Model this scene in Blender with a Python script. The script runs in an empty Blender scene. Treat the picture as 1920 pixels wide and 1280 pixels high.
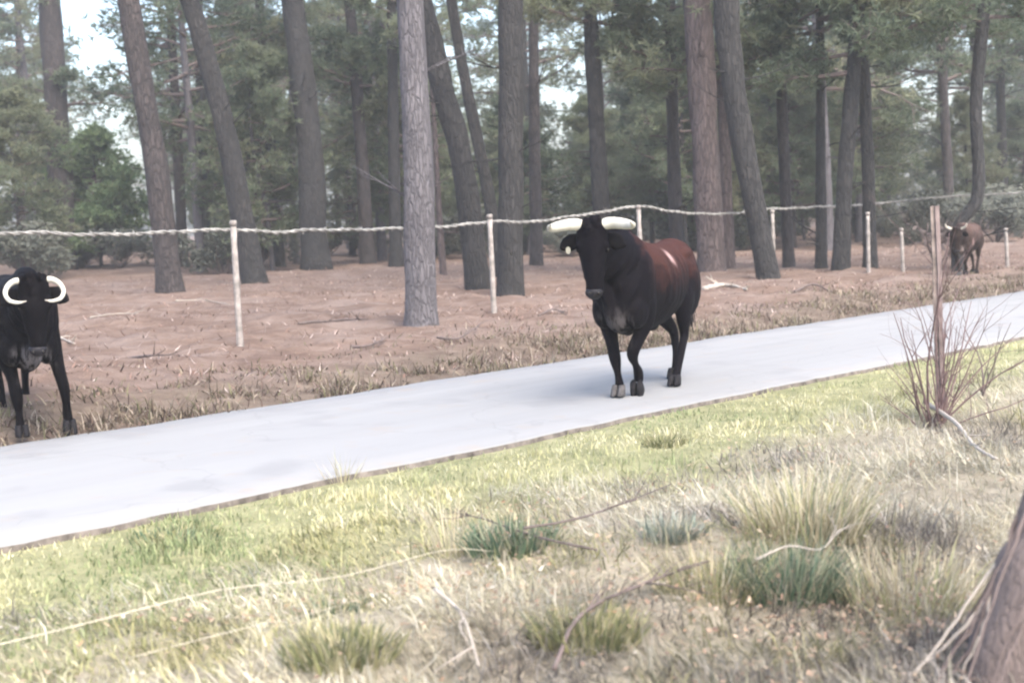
import bpy, bmesh, math, random
import numpy as np
from mathutils import Vector, Matrix, noise as mnoise

random.seed(7)
rng = np.random.default_rng(7)
sc = bpy.context.scene
COL = sc.collection

# ------------------------------------------------------------------ camera
H, F_PX = 1.6, 2700.0
PITCH, ROLL = math.radians(5.0), math.radians(2.2)
fw = Vector((0, math.cos(PITCH), -math.sin(PITCH)))
up0 = Vector((0, math.sin(PITCH), math.cos(PITCH)))
r0 = Vector((1, 0, 0))
cr = math.cos(ROLL) * r0 - math.sin(ROLL) * up0
cu = math.cos(ROLL) * up0 + math.sin(ROLL) * r0
cam_d = bpy.data.cameras.new('camera')
cam = bpy.data.objects.new('camera', cam_d)
COL.objects.link(cam)
cam.matrix_world = Matrix(((cr.x, cu.x, -fw.x, 0), (cr.y, cu.y, -fw.y, 0), (cr.z, cu.z, -fw.z, H), (0, 0, 0, 1)))
cam_d.sensor_width = 36
cam_d.lens = 36 * F_PX / 1920
cam_d.clip_start = 0.05
cam_d.clip_end = 2000
sc.camera = cam
cam_d.dof.use_dof = True            # phone-like softness away from the bulls
cam_d.dof.focus_distance = 12.0
cam_d.dof.aperture_fstop = 2.5

# ------------------------------------------------------------------ light: bright overcast
SUN_EL, SUN_AZ = math.radians(52), math.radians(150)      # azimuth from +Y clockwise: over the right shoulder
w = bpy.data.worlds.new('World')
sc.world = w
w.use_nodes = True
nt = w.node_tree
bg = nt.nodes['Background']
sky = nt.nodes.new('ShaderNodeTexSky')
sky.sky_type = 'NISHITA'
sky.sun_disc = False
sky.sun_elevation = SUN_EL
sky.sun_rotation = SUN_AZ
sky.air_density = 1.0
sky.dust_density = 4.0
sky.ozone_density = 1.0
nt.links.new(sky.outputs[0], bg.inputs[0])
bg.inputs[1].default_value = 0.15
sd = bpy.data.lights.new('sun', 'SUN')
sd.energy = 0.9
sd.angle = math.radians(50)
sd.color = (1.0, 0.96, 0.9)
sun = bpy.data.objects.new('sun', sd)
COL.objects.link(sun)
sdir = Vector((math.sin(SUN_AZ) * math.cos(SUN_EL), math.cos(SUN_AZ) * math.cos(SUN_EL), math.sin(SUN_EL)))
sun.rotation_euler = sdir.to_track_quat('Z', 'Y').to_euler()

sc.view_settings.view_transform = 'Standard'
sc.view_settings.look = 'None'
sc.view_settings.exposure = 2.0
sc.view_settings.gamma = 1.0
sc.render.engine = 'CYCLES'
sc.cycles.use_denoising = True
sc.cycles.max_bounces = 6
sc.cycles.diffuse_bounces = 3
sc.cycles.glossy_bounces = 2
sc.cycles.transmission_bounces = 3
sc.cycles.volume_bounces = 1
sc.cycles.filter_width = 2.2


# ------------------------------------------------------------------ helpers
def ground(px, py, z=0.0):
    d = fw + cr * ((px - 960) / F_PX) - cu * ((py - 640) / F_PX)
    t = (z - H) / d.z
    return Vector((d.x * t, d.y * t, z))


def at_depth(px, py, depth):
    """point seen at a photo position, a given distance along the view axis"""
    d = fw + cr * ((px - 960) / F_PX) - cu * ((py - 640) / F_PX)
    return Vector((0, 0, H)) + d * depth


def depth_of(p):
    return (p - Vector((0, 0, H))).dot(fw)


US, UT = Vector((0.6846, 0.7290, 0)), Vector((-0.7290, 0.6846, 0))   # along the road, across it
T0, T1 = 6.90, 10.14                                                # road edges


def st(s, t, z=0.0):
    return US * s + UT * t + Vector((0, 0, z))


def vnoise(x, y, seed=0):
    """smooth value noise on arrays, 0..1"""
    x = np.asarray(x, float); y = np.asarray(y, float)
    xi = np.floor(x).astype(np.int64); yi = np.floor(y).astype(np.int64)
    fx = x - xi; fy = y - yi
    fx = fx * fx * (3 - 2 * fx); fy = fy * fy * (3 - 2 * fy)

    def h(a, b):
        n = (a * 374761393 + b * 668265263 + seed * 974711) & 0x7fffffff
        n = ((n ^ (n >> 13)) * 1274126177) & 0x7fffffff
        return ((n ^ (n >> 16)) & 0xffff) / 65535.0
    return (h(xi, yi) * (1 - fx) + h(xi + 1, yi) * fx) * (1 - fy) + (h(xi, yi + 1) * (1 - fx) + h(xi + 1, yi + 1) * fx) * fy


def fbm(x, y, seed=0, o=3):
    v = 0; a = 0.5; tot = 0
    for i in range(o):
        v = v + a * vnoise(x * 2 ** i, y * 2 ** i, seed + i * 17); tot += a; a *= 0.5
    return v / tot


def sstep(a, b, x):
    t = np.clip((x - a) / (b - a), 0, 1)
    return t * t * (3 - 2 * t)


def ground_z(x, y):
    x = np.asarray(x, float); y = np.asarray(y, float)
    t = -0.7290 * x + 0.6846 * y
    z = -0.012 + 0 * t
    near = sstep(6.7, 4.5, t)
    z = z + near * (0.24 * (fbm(x * 0.9, y * 0.9, 3) - 0.5) + 0.13 * (fbm(x * 3.1, y * 3.1, 9) - 0.5))
    z = z + 0.14 * np.exp(-(((x - 1.0) / 0.9) ** 2 + ((y - 6.5) / 0.9) ** 2)) + 0.10 * np.exp(-(((x - 2.3) / 0.8) ** 2 + ((y - 7.6) / 1.0) ** 2)) + 0.07 * np.exp(-(((x + 0.6) / 0.7) ** 2 + ((y - 5.4) / 0.5) ** 2))
    far = sstep(10.2, 11.9 + 0.8 * (fbm(x * 0.5, y * 0.5, 8) - 0.5), t)
    z = z + far * (0.17 + 0.20 * (fbm(x * 0.35, y * 0.35, 5) - 0.5) + 0.20 * (fbm(x * 1.4, y * 1.4, 6) - 0.5) + 0.07 * (fbm(x * 4, y * 4, 7) - 0.5))
    dip = sstep(T0 - 0.3, T0 - 0.02, t) * sstep(T1 + 0.25, T1 - 0.25, t)
    z = z * (1 - dip) - 0.022 * dip
    return z


def ground_on(px, py):
    p = ground(px, py)
    for _ in range(6):
        p = ground(px, py, float(ground_z(p.x, p.y)))
    return p


def gz(p):
    return float(ground_z(p.x, p.y))


def tag(o, label=None, cat=None, group=None, kind=None):
    if label: o['label'] = label
    if cat: o['category'] = cat
    if group: o['group'] = group
    if kind: o['kind'] = kind
    return o


def empty(name, loc=(0, 0, 0), rz=0.0, scale=1.0):
    o = bpy.data.objects.new(name, None)
    COL.objects.link(o)
    o.location = loc
    o.rotation_euler = (0, 0, rz)
    o.scale = (scale,) * 3
    return o


def link(name, me, parent=None):
    o = bpy.data.objects.new(name, me)
    COL.objects.link(o)
    if parent: o.parent = parent
    return o


class MB:
    """collects tubes and lofts, links them as one mesh"""

    def __init__(self):
        self.v = []; self.f = []; self.m = []

    def ring_loft(self, rings, mat=0, cap=True):
        n = len(rings[0]); b = len(self.v)
        for r in rings: self.v.extend(r)
        for i in range(len(rings) - 1):
            for j in range(n):
                k = (j + 1) % n
                self.f.append((b + i * n + j, b + i * n + k, b + (i + 1) * n + k, b + (i + 1) * n + j)); self.m.append(mat)
        if cap:
            self.f.append(tuple(b + j for j in reversed(range(n)))); self.m.append(mat)
            e = b + (len(rings) - 1) * n
            self.f.append(tuple(e + j for j in range(n))); self.m.append(mat)

    def tube(self, pts, rad, n=8, mat=0, cap=True, wob=None):
        pts = [Vector(p) for p in pts]
        if not isinstance(rad, (list, tuple, np.ndarray)): rad = [rad] * len(pts)
        t = (pts[1] - pts[0]).normalized()
        ref = Vector((0, 0, 1)) if abs(t.z) < 0.9 else Vector((1, 0, 0))
        s = t.cross(ref).normalized()
        rings = []
        for i, p in enumerate(pts):
            a = pts[max(0, i - 1)]; c = pts[min(len(pts) - 1, i + 1)]
            t = (c - a).normalized()
            s = (s - t * s.dot(t)).normalized()
            q = t.cross(s)
            ring = []
            for j in range(n):
                an = 2 * math.pi * j / n
                r = rad[i] * (wob(i, j) if wob else 1)
                ring.append(p + s * (math.cos(an) * r) + q * (math.sin(an) * r))
            rings.append(ring)
        self.ring_loft(rings, mat, cap)

    def secs(self, secs, n=20, mat=0):
        """secs: (centre, side vector * half width, up vector * half height)"""
        rings = []
        for c, a, b in secs:
            c = Vector(c); a = Vector(a); b = Vector(b)
            rings.append([c + a * math.cos(2 * math.pi * j / n) + b * math.sin(2 * math.pi * j / n) for j in range(n)])
        self.ring_loft(rings, mat)

    def ball(self, c, r, n=12, m=8, rot=None):
        c = Vector(c); rings = []
        for i in range(m + 1):
            ph = math.pi * (i + 0.02) / (m + 0.04)
            ring = []
            for j in range(n):
                th = 2 * math.pi * j / n
                d = Vector((math.sin(ph) * math.cos(th) * r[0], math.sin(ph) * math.sin(th) * r[1], -math.cos(ph) * r[2]))
                if rot: d = rot @ d
                ring.append(c + d)
            rings.append(ring)
        self.ring_loft(rings)

    def mesh(self, name, mats=(), smooth=True):
        me = bpy.data.meshes.new(name)
        me.from_pydata([tuple(v) for v in self.v], [], self.f)
        for m in mats: me.materials.append(m)
        if len(mats) > 1: me.polygons.foreach_set('material_index', self.m)
        if smooth: me.polygons.foreach_set('use_smooth', [True] * len(me.polygons))
        me.update()
        return me

    def build(self, name, mats=(), parent=None, smooth=True):
        if not isinstance(mats, (list, tuple)): mats = (mats,)
        return link(name, self.mesh(name, mats, smooth), parent)


def spline(pts, n):
    """Catmull-Rom through points (any dimension), n samples"""
    P = np.array(pts, float)
    P = np.vstack([2 * P[0] - P[1], P, 2 * P[-1] - P[-2]])
    out = []
    segs = len(P) - 3
    for u in np.linspace(0, segs - 1e-6, n):
        i = int(u); t = u - i
        a, b, c, d = P[i], P[i + 1], P[i + 2], P[i + 3]
        out.append(0.5 * (2 * b + (c - a) * t + (2 * a - 5 * b + 4 * c - d) * t * t + (3 * b - a - 3 * c + d) * t ** 3))
    return np.array(out)


# ------------------------------------------------------------------ materials
def new_mat(name):
    m = bpy.data.materials.new(name)
    m.use_nodes = True
    n = m.node_tree.nodes; l = m.node_tree.links
    return m, n, l, n['Principled BSDF']


def nnoise(n, l, scale, detail=4, rough=0.6, vec=None, dist=0.0):
    t = n.new('ShaderNodeTexNoise')
    t.inputs['Scale'].default_value = scale
    t.inputs['Detail'].default_value = detail
    t.inputs['Roughness'].default_value = rough
    t.inputs['Distortion'].default_value = dist
    if vec is not None: l.new(vec, t.inputs['Vector'])
    return t.outputs['Fac']


def ramp(n, l, fac, stops):
    r = n.new('ShaderNodeValToRGB')
    e = r.color_ramp.elements
    while len(e) < len(stops): e.new(0.5)
    for k, (p, c) in zip(e, stops):
        k.position = p; k.color = (*c, 1)
    l.new(fac, r.inputs[0])
    return r.outputs['Color']


def mix(n, l, fac, a, b, mode='MIX'):
    m = n.new('ShaderNodeMix'); m.data_type = 'RGBA'; m.blend_type = mode
    if isinstance(fac, float): m.inputs[0].default_value = fac
    else: l.new(fac, m.inputs[0])
    for i, x in ((6, a), (7, b)):
        if isinstance(x, tuple): m.inputs[i].default_value = (*x, 1)
        else: l.new(x, m.inputs[i])
    return m.outputs[2]


def fmath(n, l, op, a, b=None, clamp=False):
    m = n.new('ShaderNodeMath'); m.operation = op; m.use_clamp = clamp
    for i, x in enumerate((a, b)):
        if x is None: continue
        if isinstance(x, (int, float)): m.inputs[i].default_value = x
        else: l.new(x, m.inputs[i])
    return m.outputs[0]


def mrange(n, l, v, a, b, c=0.0, d=1.0):
    m = n.new('ShaderNodeMapRange'); m.interpolation_type = 'SMOOTHSTEP'
    l.new(v, m.inputs[0])
    for i, x in enumerate((a, b, c, d)): m.inputs[i + 1].default_value = x
    return m.outputs[0]


def bump(n, l, h, bsdf, strength=0.5, dist=0.02):
    b = n.new('ShaderNodeBump')
    b.inputs['Strength'].default_value = strength
    b.inputs['Distance'].default_value = dist
    l.new(h, b.inputs['Height'])
    l.new(b.outputs[0], bsdf.inputs['Normal'])


def simple(name, col, rough=0.6, var=0.25, scale=20.0, spec=0.3):
    m, n, l, b = new_mat(name)
    tc = n.new('ShaderNodeTexCoord')
    f = nnoise(n, l, scale, vec=tc.outputs['Object'])
    c = ramp(n, l, f, [(0.3, tuple(x * (1 - var) for x in col)), (0.7, tuple(min(1, x * (1 + var)) for x in col))])
    l.new(c, b.inputs['Base Color'])
    b.inputs['Roughness'].default_value = rough
    b.inputs['Specular IOR Level'].default_value = spec
    bump(n, l, f, b, 0.2, 0.01)
    return m


def bark(name, dark, light, scale=1.0, crk=0.62, relief=0.9):
    m, n, l, b = new_mat(name)
    tc = n.new('ShaderNodeTexCoord')
    mp = n.new('ShaderNodeMapping'); mp.inputs['Scale'].default_value = (13 * scale, 13 * scale, 2.6 * scale)
    l.new(tc.outputs['Object'], mp.inputs[0])
    v = n.new('ShaderNodeTexVoronoi'); v.feature = 'DISTANCE_TO_EDGE'; v.inputs['Scale'].default_value = 1.0
    wn = n.new('ShaderNodeTexNoise'); wn.inputs['Scale'].default_value = 1.6; l.new(mp.outputs[0], wn.inputs['Vector'])
    wm = n.new('ShaderNodeVectorMath'); wm.operation = 'ADD'
    l.new(mp.outputs[0], wm.inputs[0]); l.new(wn.outputs['Color'], wm.inputs[1]); l.new(wm.outputs[0], v.inputs['Vector'])
    plate = mrange(n, l, v.outputs['Distance'], -0.03, 0.20)
    big = nnoise(n, l, 1.1, 5, 0.65, tc.outputs['Object'])
    fine = nnoise(n, l, 30, 3, 0.6, tc.outputs['Object'])
    c1 = ramp(n, l, big, [(0.35, dark), (0.65, light)])
    c2 = mix(n, l, plate, tuple(x * crk for x in dark), c1)
    c3 = mix(n, l, fmath(n, l, 'MULTIPLY', fine, 0.35), c2, tuple(min(1, x * 1.4) for x in light))
    l.new(c3, b.inputs['Base Color'])
    b.inputs['Roughness'].default_value = 0.9
    h = fmath(n, l, 'ADD', plate, fmath(n, l, 'MULTIPLY', fine, 0.3))
    bump(n, l, h, b, relief, 0.03)
    return m


def leaf_mat(name, stops, transl=0.25, rough=0.6, scale=0.9):
    """foliage: colour varies by object and through the crown, some light passes through"""
    m, n, l, b = new_mat(name)
    g = n.new('ShaderNodeNewGeometry')
    oi = n.new('ShaderNodeObjectInfo')
    f = nnoise(n, l, scale, 3, 0.6, g.outputs['Position'])
    f2 = fmath(n, l, 'ADD', f, fmath(n, l, 'MULTIPLY', fmath(n, l, 'SUBTRACT', oi.outputs['Random'], 0.5), 0.35))
    c = ramp(n, l, f2, stops)
    l.new(c, b.inputs['Base Color'])
    b.inputs['Roughness'].default_value = rough
    tr = n.new('ShaderNodeBsdfTranslucent'); l.new(c, tr.inputs['Color'])
    mx = n.new('ShaderNodeMixShader'); mx.inputs[0].default_value = transl
    l.new(b.outputs[0], mx.inputs[1]); l.new(tr.outputs[0], mx.inputs[2])
    l.new(mx.outputs[0], n['Material Output'].inputs['Surface'])
    return m


def blade_mat(name, transl=0.3):
    m, n, l, b = new_mat(name)
    a = n.new('ShaderNodeAttribute'); a.attribute_name = 'tint'
    l.new(a.outputs['Color'], b.inputs['Base Color'])
    b.inputs['Roughness'].default_value = 0.75
    b.inputs['Specular IOR Level'].default_value = 0.25
    tr = n.new('ShaderNodeBsdfTranslucent'); l.new(a.outputs['Color'], tr.inputs['Color'])
    mx = n.new('ShaderNodeMixShader'); mx.inputs[0].default_value = transl
    l.new(b.outputs[0], mx.inputs[1]); l.new(tr.outputs[0], mx.inputs[2])
    l.new(mx.outputs[0], n['Material Output'].inputs['Surface'])
    return m


M = {}
M['bark_grey'] = bark('bark_grey', (0.058, 0.054, 0.060), (0.125, 0.116, 0.124), 1.5, 0.8, 0.7)
M['bark_near'] = bark('bark_near', (0.105, 0.082, 0.074), (0.165, 0.130, 0.118), 2.6, 0.9, 0.35)
M['bark_dark'] = bark('bark_dark', (0.013, 0.013, 0.014), (0.032, 0.030, 0.029))
M['bark_brown'] = bark('bark_brown', (0.022, 0.019, 0.020), (0.055, 0.045, 0.044))
M['bark_pink'] = bark('bark_pink', (0.055, 0.042, 0.041), (0.115, 0.088, 0.086))
M['needles'] = leaf_mat('needles', [(0.25, (0.095, 0.130, 0.085)), (0.5, (0.17, 0.205, 0.125)), (0.75, (0.28, 0.29, 0.18))], 0.62, scale=0.35)
M['young_leaves'] = leaf_mat('young_leaves', [(0.3, (0.15, 0.22, 0.10)), (0.7, (0.24, 0.31, 0.14))], 0.4)
M['scrub_leaves'] = leaf_mat('scrub_leaves', [(0.3, (0.065, 0.075, 0.060)), (0.7, (0.120, 0.128, 0.098))], 0.25)
M['twig'] = simple('twig', (0.125, 0.098, 0.09), 0.85)
M['twig_red'] = simple('twig_red', (0.16, 0.108, 0.104), 0.85)
M['dry_stick'] = simple('dry_stick', (0.36, 0.32, 0.275), 0.8, 0.15)
M['stalk'] = simple('stalk', (0.46, 0.42, 0.33), 0.8, 0.2)
M['post_metal'] = simple('post_metal', (0.26, 0.235, 0.215), 0.7, 0.45, 7)
M['post_rust'] = simple('post_rust', (0.20, 0.155, 0.145), 0.7, 0.3, 9)
M['post_pale_rust'] = simple('post_pale_rust', (0.235, 0.19, 0.165), 0.75, 0.5, 12)
M['wire'] = simple('wire', (0.24, 0.235, 0.22), 0.65, 0.5, 5)
M['blade'] = blade_mat('blade')
M['horn'] = simple('horn', (0.52, 0.49, 0.41), 0.5, 0.22, 9)
M['horn_tip'] = simple('horn_tip', (0.30, 0.27, 0.23), 0.35, 0.1, 8)
M['hoof'] = simple('hoof', (0.016, 0.015, 0.017), 0.75, 0.3, 30, 0.1)
M['hoof_pale'] = simple('hoof_pale', (0.085, 0.08, 0.08), 0.8, 0.3, 30, 0.1)
M['eye'] = simple('eye', (0.008, 0.006, 0.006), 0.08, 0.0)
M['ear'] = simple('ear', (0.007, 0.006, 0.007), 0.8, 0.3, 30, 0.05)
M['ear_tag'] = simple('ear_tag', (0.26, 0.25, 0.20), 0.4, 0.03)
M['tail_hair'] = simple('tail_hair', (0.018, 0.014, 0.016), 0.6, 0.4, 60)
M['nose'] = simple('nose', (0.013, 0.012, 0.015), 0.5, 0.25, 60, 0.2)


def hide(name, base, flank, x0, x1, patch=None, chest=(0.10, 0.09, 0.092)):
    """bull coat in bull coordinates: base colour, a warmer flank and saddle, grey brisket"""
    m, n, l, b = new_mat(name)
    tc = n.new('ShaderNodeTexCoord')
    sp = n.new('ShaderNodeSeparateXYZ'); l.new(tc.outputs['Object'], sp.inputs[0])
    nz = nnoise(n, l, 7, 6, 0.72, tc.outputs['Object'])
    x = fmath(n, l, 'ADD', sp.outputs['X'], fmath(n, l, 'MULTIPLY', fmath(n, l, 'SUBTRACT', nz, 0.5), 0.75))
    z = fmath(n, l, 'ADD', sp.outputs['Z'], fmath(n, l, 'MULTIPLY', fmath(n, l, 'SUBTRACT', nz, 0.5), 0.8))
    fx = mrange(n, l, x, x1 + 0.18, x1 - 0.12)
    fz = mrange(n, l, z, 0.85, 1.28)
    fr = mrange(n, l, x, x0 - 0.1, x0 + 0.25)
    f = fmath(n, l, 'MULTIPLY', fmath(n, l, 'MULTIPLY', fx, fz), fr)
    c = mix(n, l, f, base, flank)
    # paler mottled hair colour low on the chest
    d = n.new('ShaderNodeVectorMath'); d.operation = 'DISTANCE'
    l.new(tc.outputs['Object'], d.inputs[0]); d.inputs[1].default_value = (0.36, 0.0, 0.62)
    mh = n.new('ShaderNodeMapping'); mh.inputs['Scale'].default_value = (9, 26, 5)
    l.new(tc.outputs['Object'], mh.inputs[0])
    lock = nnoise(n, l, 1.0, 4, 0.65, mh.outputs[0])
    fb = fmath(n, l, 'MULTIPLY', mrange(n, l, fmath(n, l, 'ADD', d.outputs['Value'], fmath(n, l, 'MULTIPLY', nz, 0.2)), 0.36, 0.18), mrange(n, l, lock, 0.42, 0.58))
    c = mix(n, l, fmath(n, l, 'MULTIPLY', fb, 0.7), c, chest)
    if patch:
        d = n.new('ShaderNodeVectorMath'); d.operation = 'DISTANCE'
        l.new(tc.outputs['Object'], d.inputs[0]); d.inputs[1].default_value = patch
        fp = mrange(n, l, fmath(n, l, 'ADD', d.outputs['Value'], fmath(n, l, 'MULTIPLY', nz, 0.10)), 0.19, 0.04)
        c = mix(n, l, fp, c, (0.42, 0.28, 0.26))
    mp = n.new('ShaderNodeMapping'); mp.inputs['Scale'].default_value = (30, 90, 45)
    l.new(tc.outputs['Object'], mp.inputs[0])
    hair = nnoise(n, l, 1.0, 3, 0.6, mp.outputs[0])
    c = mix(n, l, fmath(n, l, 'MULTIPLY', hair, 0.35), c, mix(n, l, 0.10, c, (0.05, 0.042, 0.046)))
    l.new(c, b.inputs['Base Color'])
    b.inputs['Roughness'].default_value = 0.7
    b.inputs['Specular IOR Level'].default_value = 0.06
    b.inputs['Sheen Weight'].default_value = 0.0
    b.inputs['Sheen Roughness'].default_value = 0.5
    bump(n, l, fmath(n, l, 'ADD', hair, fmath(n, l, 'MULTIPLY', nz, 2.0)), b, 0.5, 0.012)
    return m


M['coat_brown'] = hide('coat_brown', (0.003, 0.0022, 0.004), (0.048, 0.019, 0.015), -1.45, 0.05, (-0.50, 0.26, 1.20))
M['coat_black'] = hide('coat_black', (0.003, 0.0025, 0.0035), (0.006, 0.005, 0.006), -1.45, 0.05, None, (0.19, 0.175, 0.18))
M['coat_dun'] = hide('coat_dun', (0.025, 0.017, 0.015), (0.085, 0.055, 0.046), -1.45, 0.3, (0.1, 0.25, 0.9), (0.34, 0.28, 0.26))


# ------------------------------------------------------------------ ground, road
def ground_mat():
    m, n, l, b = new_mat('earth')
    g = n.new('ShaderNodeNewGeometry')
    P = g.outputs['Position']
    dp = n.new('ShaderNodeVectorMath'); dp.operation = 'DOT_PRODUCT'
    l.new(P, dp.inputs[0]); dp.inputs[1].default_value = UT
    big = nnoise(n, l, 0.7, 4, 0.6, P)
    mid = nnoise(n, l, 3.2, 5, 0.65, P)
    fine = nnoise(n, l, 26, 5, 0.7, P)
    t = fmath(n, l, 'ADD', dp.outputs['Value'], fmath(n, l, 'MULTIPLY', fmath(n, l, 'SUBTRACT', big, 0.5), 1.6))
    straw = ramp(n, l, mid, [(0.3, (0.13, 0.112, 0.085)), (0.5, (0.25, 0.222, 0.165)), (0.72, (0.37, 0.335, 0.26))])
    straw = mix(n, l, fmath(n, l, 'MULTIPLY', fine, 0.6), straw, (0.50, 0.45, 0.36))
    green = ramp(n, l, mid, [(0.3, (0.19, 0.195, 0.10)), (0.6, (0.33, 0.32, 0.18)), (0.8, (0.40, 0.37, 0.25))])
    needles = ramp(n, l, mid, [(0.28, (0.110, 0.076, 0.060)), (0.5, (0.185, 0.134, 0.106)), (0.75, (0.265, 0.206, 0.172))])
    needles = mix(n, l, mrange(n, l, big, 0.45, 0.66, 0.0, 0.65), needles, (0.255, 0.208, 0.182))
    ms = n.new('ShaderNodeMapping'); ms.inputs['Rotation'].default_value = (0, 0, -0.35); ms.inputs['Scale'].default_value = (0.55, 2.4, 1)
    l.new(P, ms.inputs[0])
    swale = nnoise(n, l, 1.0, 6, 0.7, ms.outputs[0])
    needles = mix(n, l, mrange(n, l, swale, 0.50, 0.66, 0, 0.8), needles, (0.115, 0.080, 0.064))
    needles = mix(n, l, mrange(n, l, swale, 0.42, 0.30, 0, 0.7), needles, (0.27, 0.222, 0.19))
    needles = mix(n, l, fmath(n, l, 'MULTIPLY', fine, 0.5), needles, (0.16, 0.105, 0.082))
    bank = ramp(n, l, mid, [(0.3, (0.10, 0.075, 0.06)), (0.6, (0.19, 0.15, 0.115)), (0.8, (0.28, 0.23, 0.18))])
    c = mix(n, l, mrange(n, l, t, 4.6, 5.6), straw, green)
    c = mix(n, l, mrange(n, l, t, 7.6, 8.6), c, bank)
    c = mix(n, l, mrange(n, l, t, 10.9, 12.2), c, needles)
    l.new(c, b.inputs['Base Color'])
    b.inputs['Roughness'].default_value = 0.95
    b.inputs['Specular IOR Level'].default_value = 0.1
    bump(n, l, fmath(n, l, 'ADD', fine, fmath(n, l, 'MULTIPLY', mid, 2)), b, 0.9, 0.04)
    return m


def axis(a, b, d0, d1, step):
    dense = np.arange(d0, d1, step)
    lo = d0 - np.cumsum(step * 1.12 ** np.arange(1, 80)); lo = lo[lo > a][::-1]
    hi = d1 - step + np.cumsum(step * 1.12 ** np.arange(1, 80)); hi = hi[hi < b]
    return np.concatenate([[a], lo, dense, hi, [b]])


xs = axis(-170, 170, -9, 12, 0.11)
ys = axis(-30, 250, 2.5, 30, 0.11)
X, Y = np.meshgrid(xs, ys)
Z = ground_z(X, Y)
V = np.stack([X.ravel(), Y.ravel(), Z.ravel()], 1)
nx, ny = len(xs), len(ys)
ii = (np.arange(ny - 1)[:, None] * nx + np.arange(nx - 1)[None]).ravel()
Fq = np.stack([ii, ii + 1, ii + nx + 1, ii + nx], 1)


def np_mesh(name, V, loops, starts, mat, smooth=False, tint=None):
    me = bpy.data.meshes.new(name)
    me.vertices.add(len(V)); me.vertices.foreach_set('co', np.asarray(V, np.float32).ravel())
    me.loops.add(len(loops)); me.loops.foreach_set('vertex_index', np.asarray(loops, np.int32))
    me.polygons.add(len(starts)); me.polygons.foreach_set('loop_start', np.asarray(starts, np.int32))
    if smooth: me.polygons.foreach_set('use_smooth', np.ones(len(starts), bool))
    if tint is not None:
        a = me.attributes.new('tint', 'FLOAT_COLOR', 'POINT')
        a.data.foreach_set('color', np.concatenate([tint, np.ones((len(tint), 1))], 1).astype(np.float32).ravel())
    if mat: me.materials.append(mat)
    me.update(calc_edges=True)
    me.validate()
    return me


g = link('ground', np_mesh('ground', V, Fq.ravel(), np.arange(len(Fq)) * 4, ground_mat(), True))
tag(g, kind='structure')


def road_mat():
    m, n, l, b = new_mat('road_surface')
    g = n.new('ShaderNodeNewGeometry'); P = g.outputs['Position']
    mp = n.new('ShaderNodeMapping'); mp.vector_type = 'POINT'
    mp.inputs['Rotation'].default_value = (0, 0, -math.atan2(US.y, US.x))
    l.new(P, mp.inputs[0])
    mp2 = n.new('ShaderNodeMapping'); mp2.inputs['Scale'].default_value = (0.12, 1.8, 1)
    l.new(mp.outputs[0], mp2.inputs[0])
    streak = nnoise(n, l, 1.0, 4, 0.6, mp2.outputs[0])
    blot = nnoise(n, l, 0.8, 4, 0.6, P)
    fine = nnoise(n, l, 70, 4, 0.7, P)
    c = ramp(n, l, streak, [(0.3, (0.215, 0.215, 0.211)), (0.7, (0.265, 0.265, 0.260))])
    c = mix(n, l, fmath(n, l, 'MULTIPLY', blot, 0.4), c, (0.240, 0.239, 0.235))
    c = mix(n, l, mrange(n, l, fine, 0.55, 0.75, 0, 0.35), c, (0.24, 0.24, 0.245))
    # sand and needles blown in, a few tar-dark stains and hairline cracks
    sand = nnoise(n, l, 2.3, 6, 0.75, P)
    c = mix(n, l, mrange(n, l, sand, 0.54, 0.70, 0, 0.6), c, (0.26, 0.225, 0.19))
    st_ = nnoise(n, l, 1.3, 3, 0.5, mp.outputs[0])
    c = mix(n, l, mrange(n, l, st_, 0.56, 0.70, 0, 0.4), c, (0.17, 0.17, 0.172))
    vc = n.new('ShaderNodeTexVoronoi'); vc.feature = 'DISTANCE_TO_EDGE'; vc.inputs['Scale'].default_value = 0.55
    wv = n.new('ShaderNodeTexNoise'); wv.inputs['Scale'].default_value = 1.4; wv.inputs['Detail'].default_value = 5; l.new(P, wv.inputs['Vector'])
    wa = n.new('ShaderNodeVectorMath'); wa.operation = 'ADD'; l.new(P, wa.inputs[0]); l.new(wv.outputs['Color'], wa.inputs[1]); l.new(wa.outputs[0], vc.inputs['Vector'])
    crack = mrange(n, l, vc.outputs['Distance'], 0.010, 0.0, 0, 0.22)
    c = mix(n, l, crack, c, (0.12, 0.12, 0.12))
    l.new(c, b.inputs['Base Color'])
    b.inputs['Roughness'].default_value = 0.8
    bump(n, l, fine, b, 0.25, 0.006)
    return m


rm = MB()
S = np.concatenate([np.arange(-30, 0, 2.0), np.arange(0, 30, 0.12), np.arange(30, 160, 2.0)])
rings = []
for s in S:
    e0 = T0 + 0.14 * (float(fbm(s * 0.9, 1.7, 11)) - 0.5) + 0.09 * (float(fbm(s * 5, 3.3, 12)) - 0.5)
    e1 = T1 + 0.16 * (float(fbm(s * 1.1, 7.7, 13)) - 0.5) + 0.05 * (float(vnoise(s * 6, 9.3, 14)) - 0.5)
    prof = [(e0 - 0.02, -0.14), (e0 + 0.002, 0.012), (e0 + 0.02, 0.022)]
    prof += [(e0 + (e1 - e0) * k / 8, 0.024 + 0.02 * math.sin(math.pi * k / 8)) for k in range(1, 8)]
    prof += [(e1 - 0.04, 0.028), (e1 - 0.005, 0.0), (e1, -0.12)]
    rings.append([st(s, t, z) for t, z in prof])
b0 = len(rm.v); k = len(rings[0])
for r in rings: rm.v.extend(r)
for i in range(len(rings) - 1):
    for j in range(k - 1):
        rm.f.append((i * k + j, (i + 1) * k + j, (i + 1) * k + j + 1, i * k + j + 1)); rm.m.append(1 if j < 1 else 0)
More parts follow.
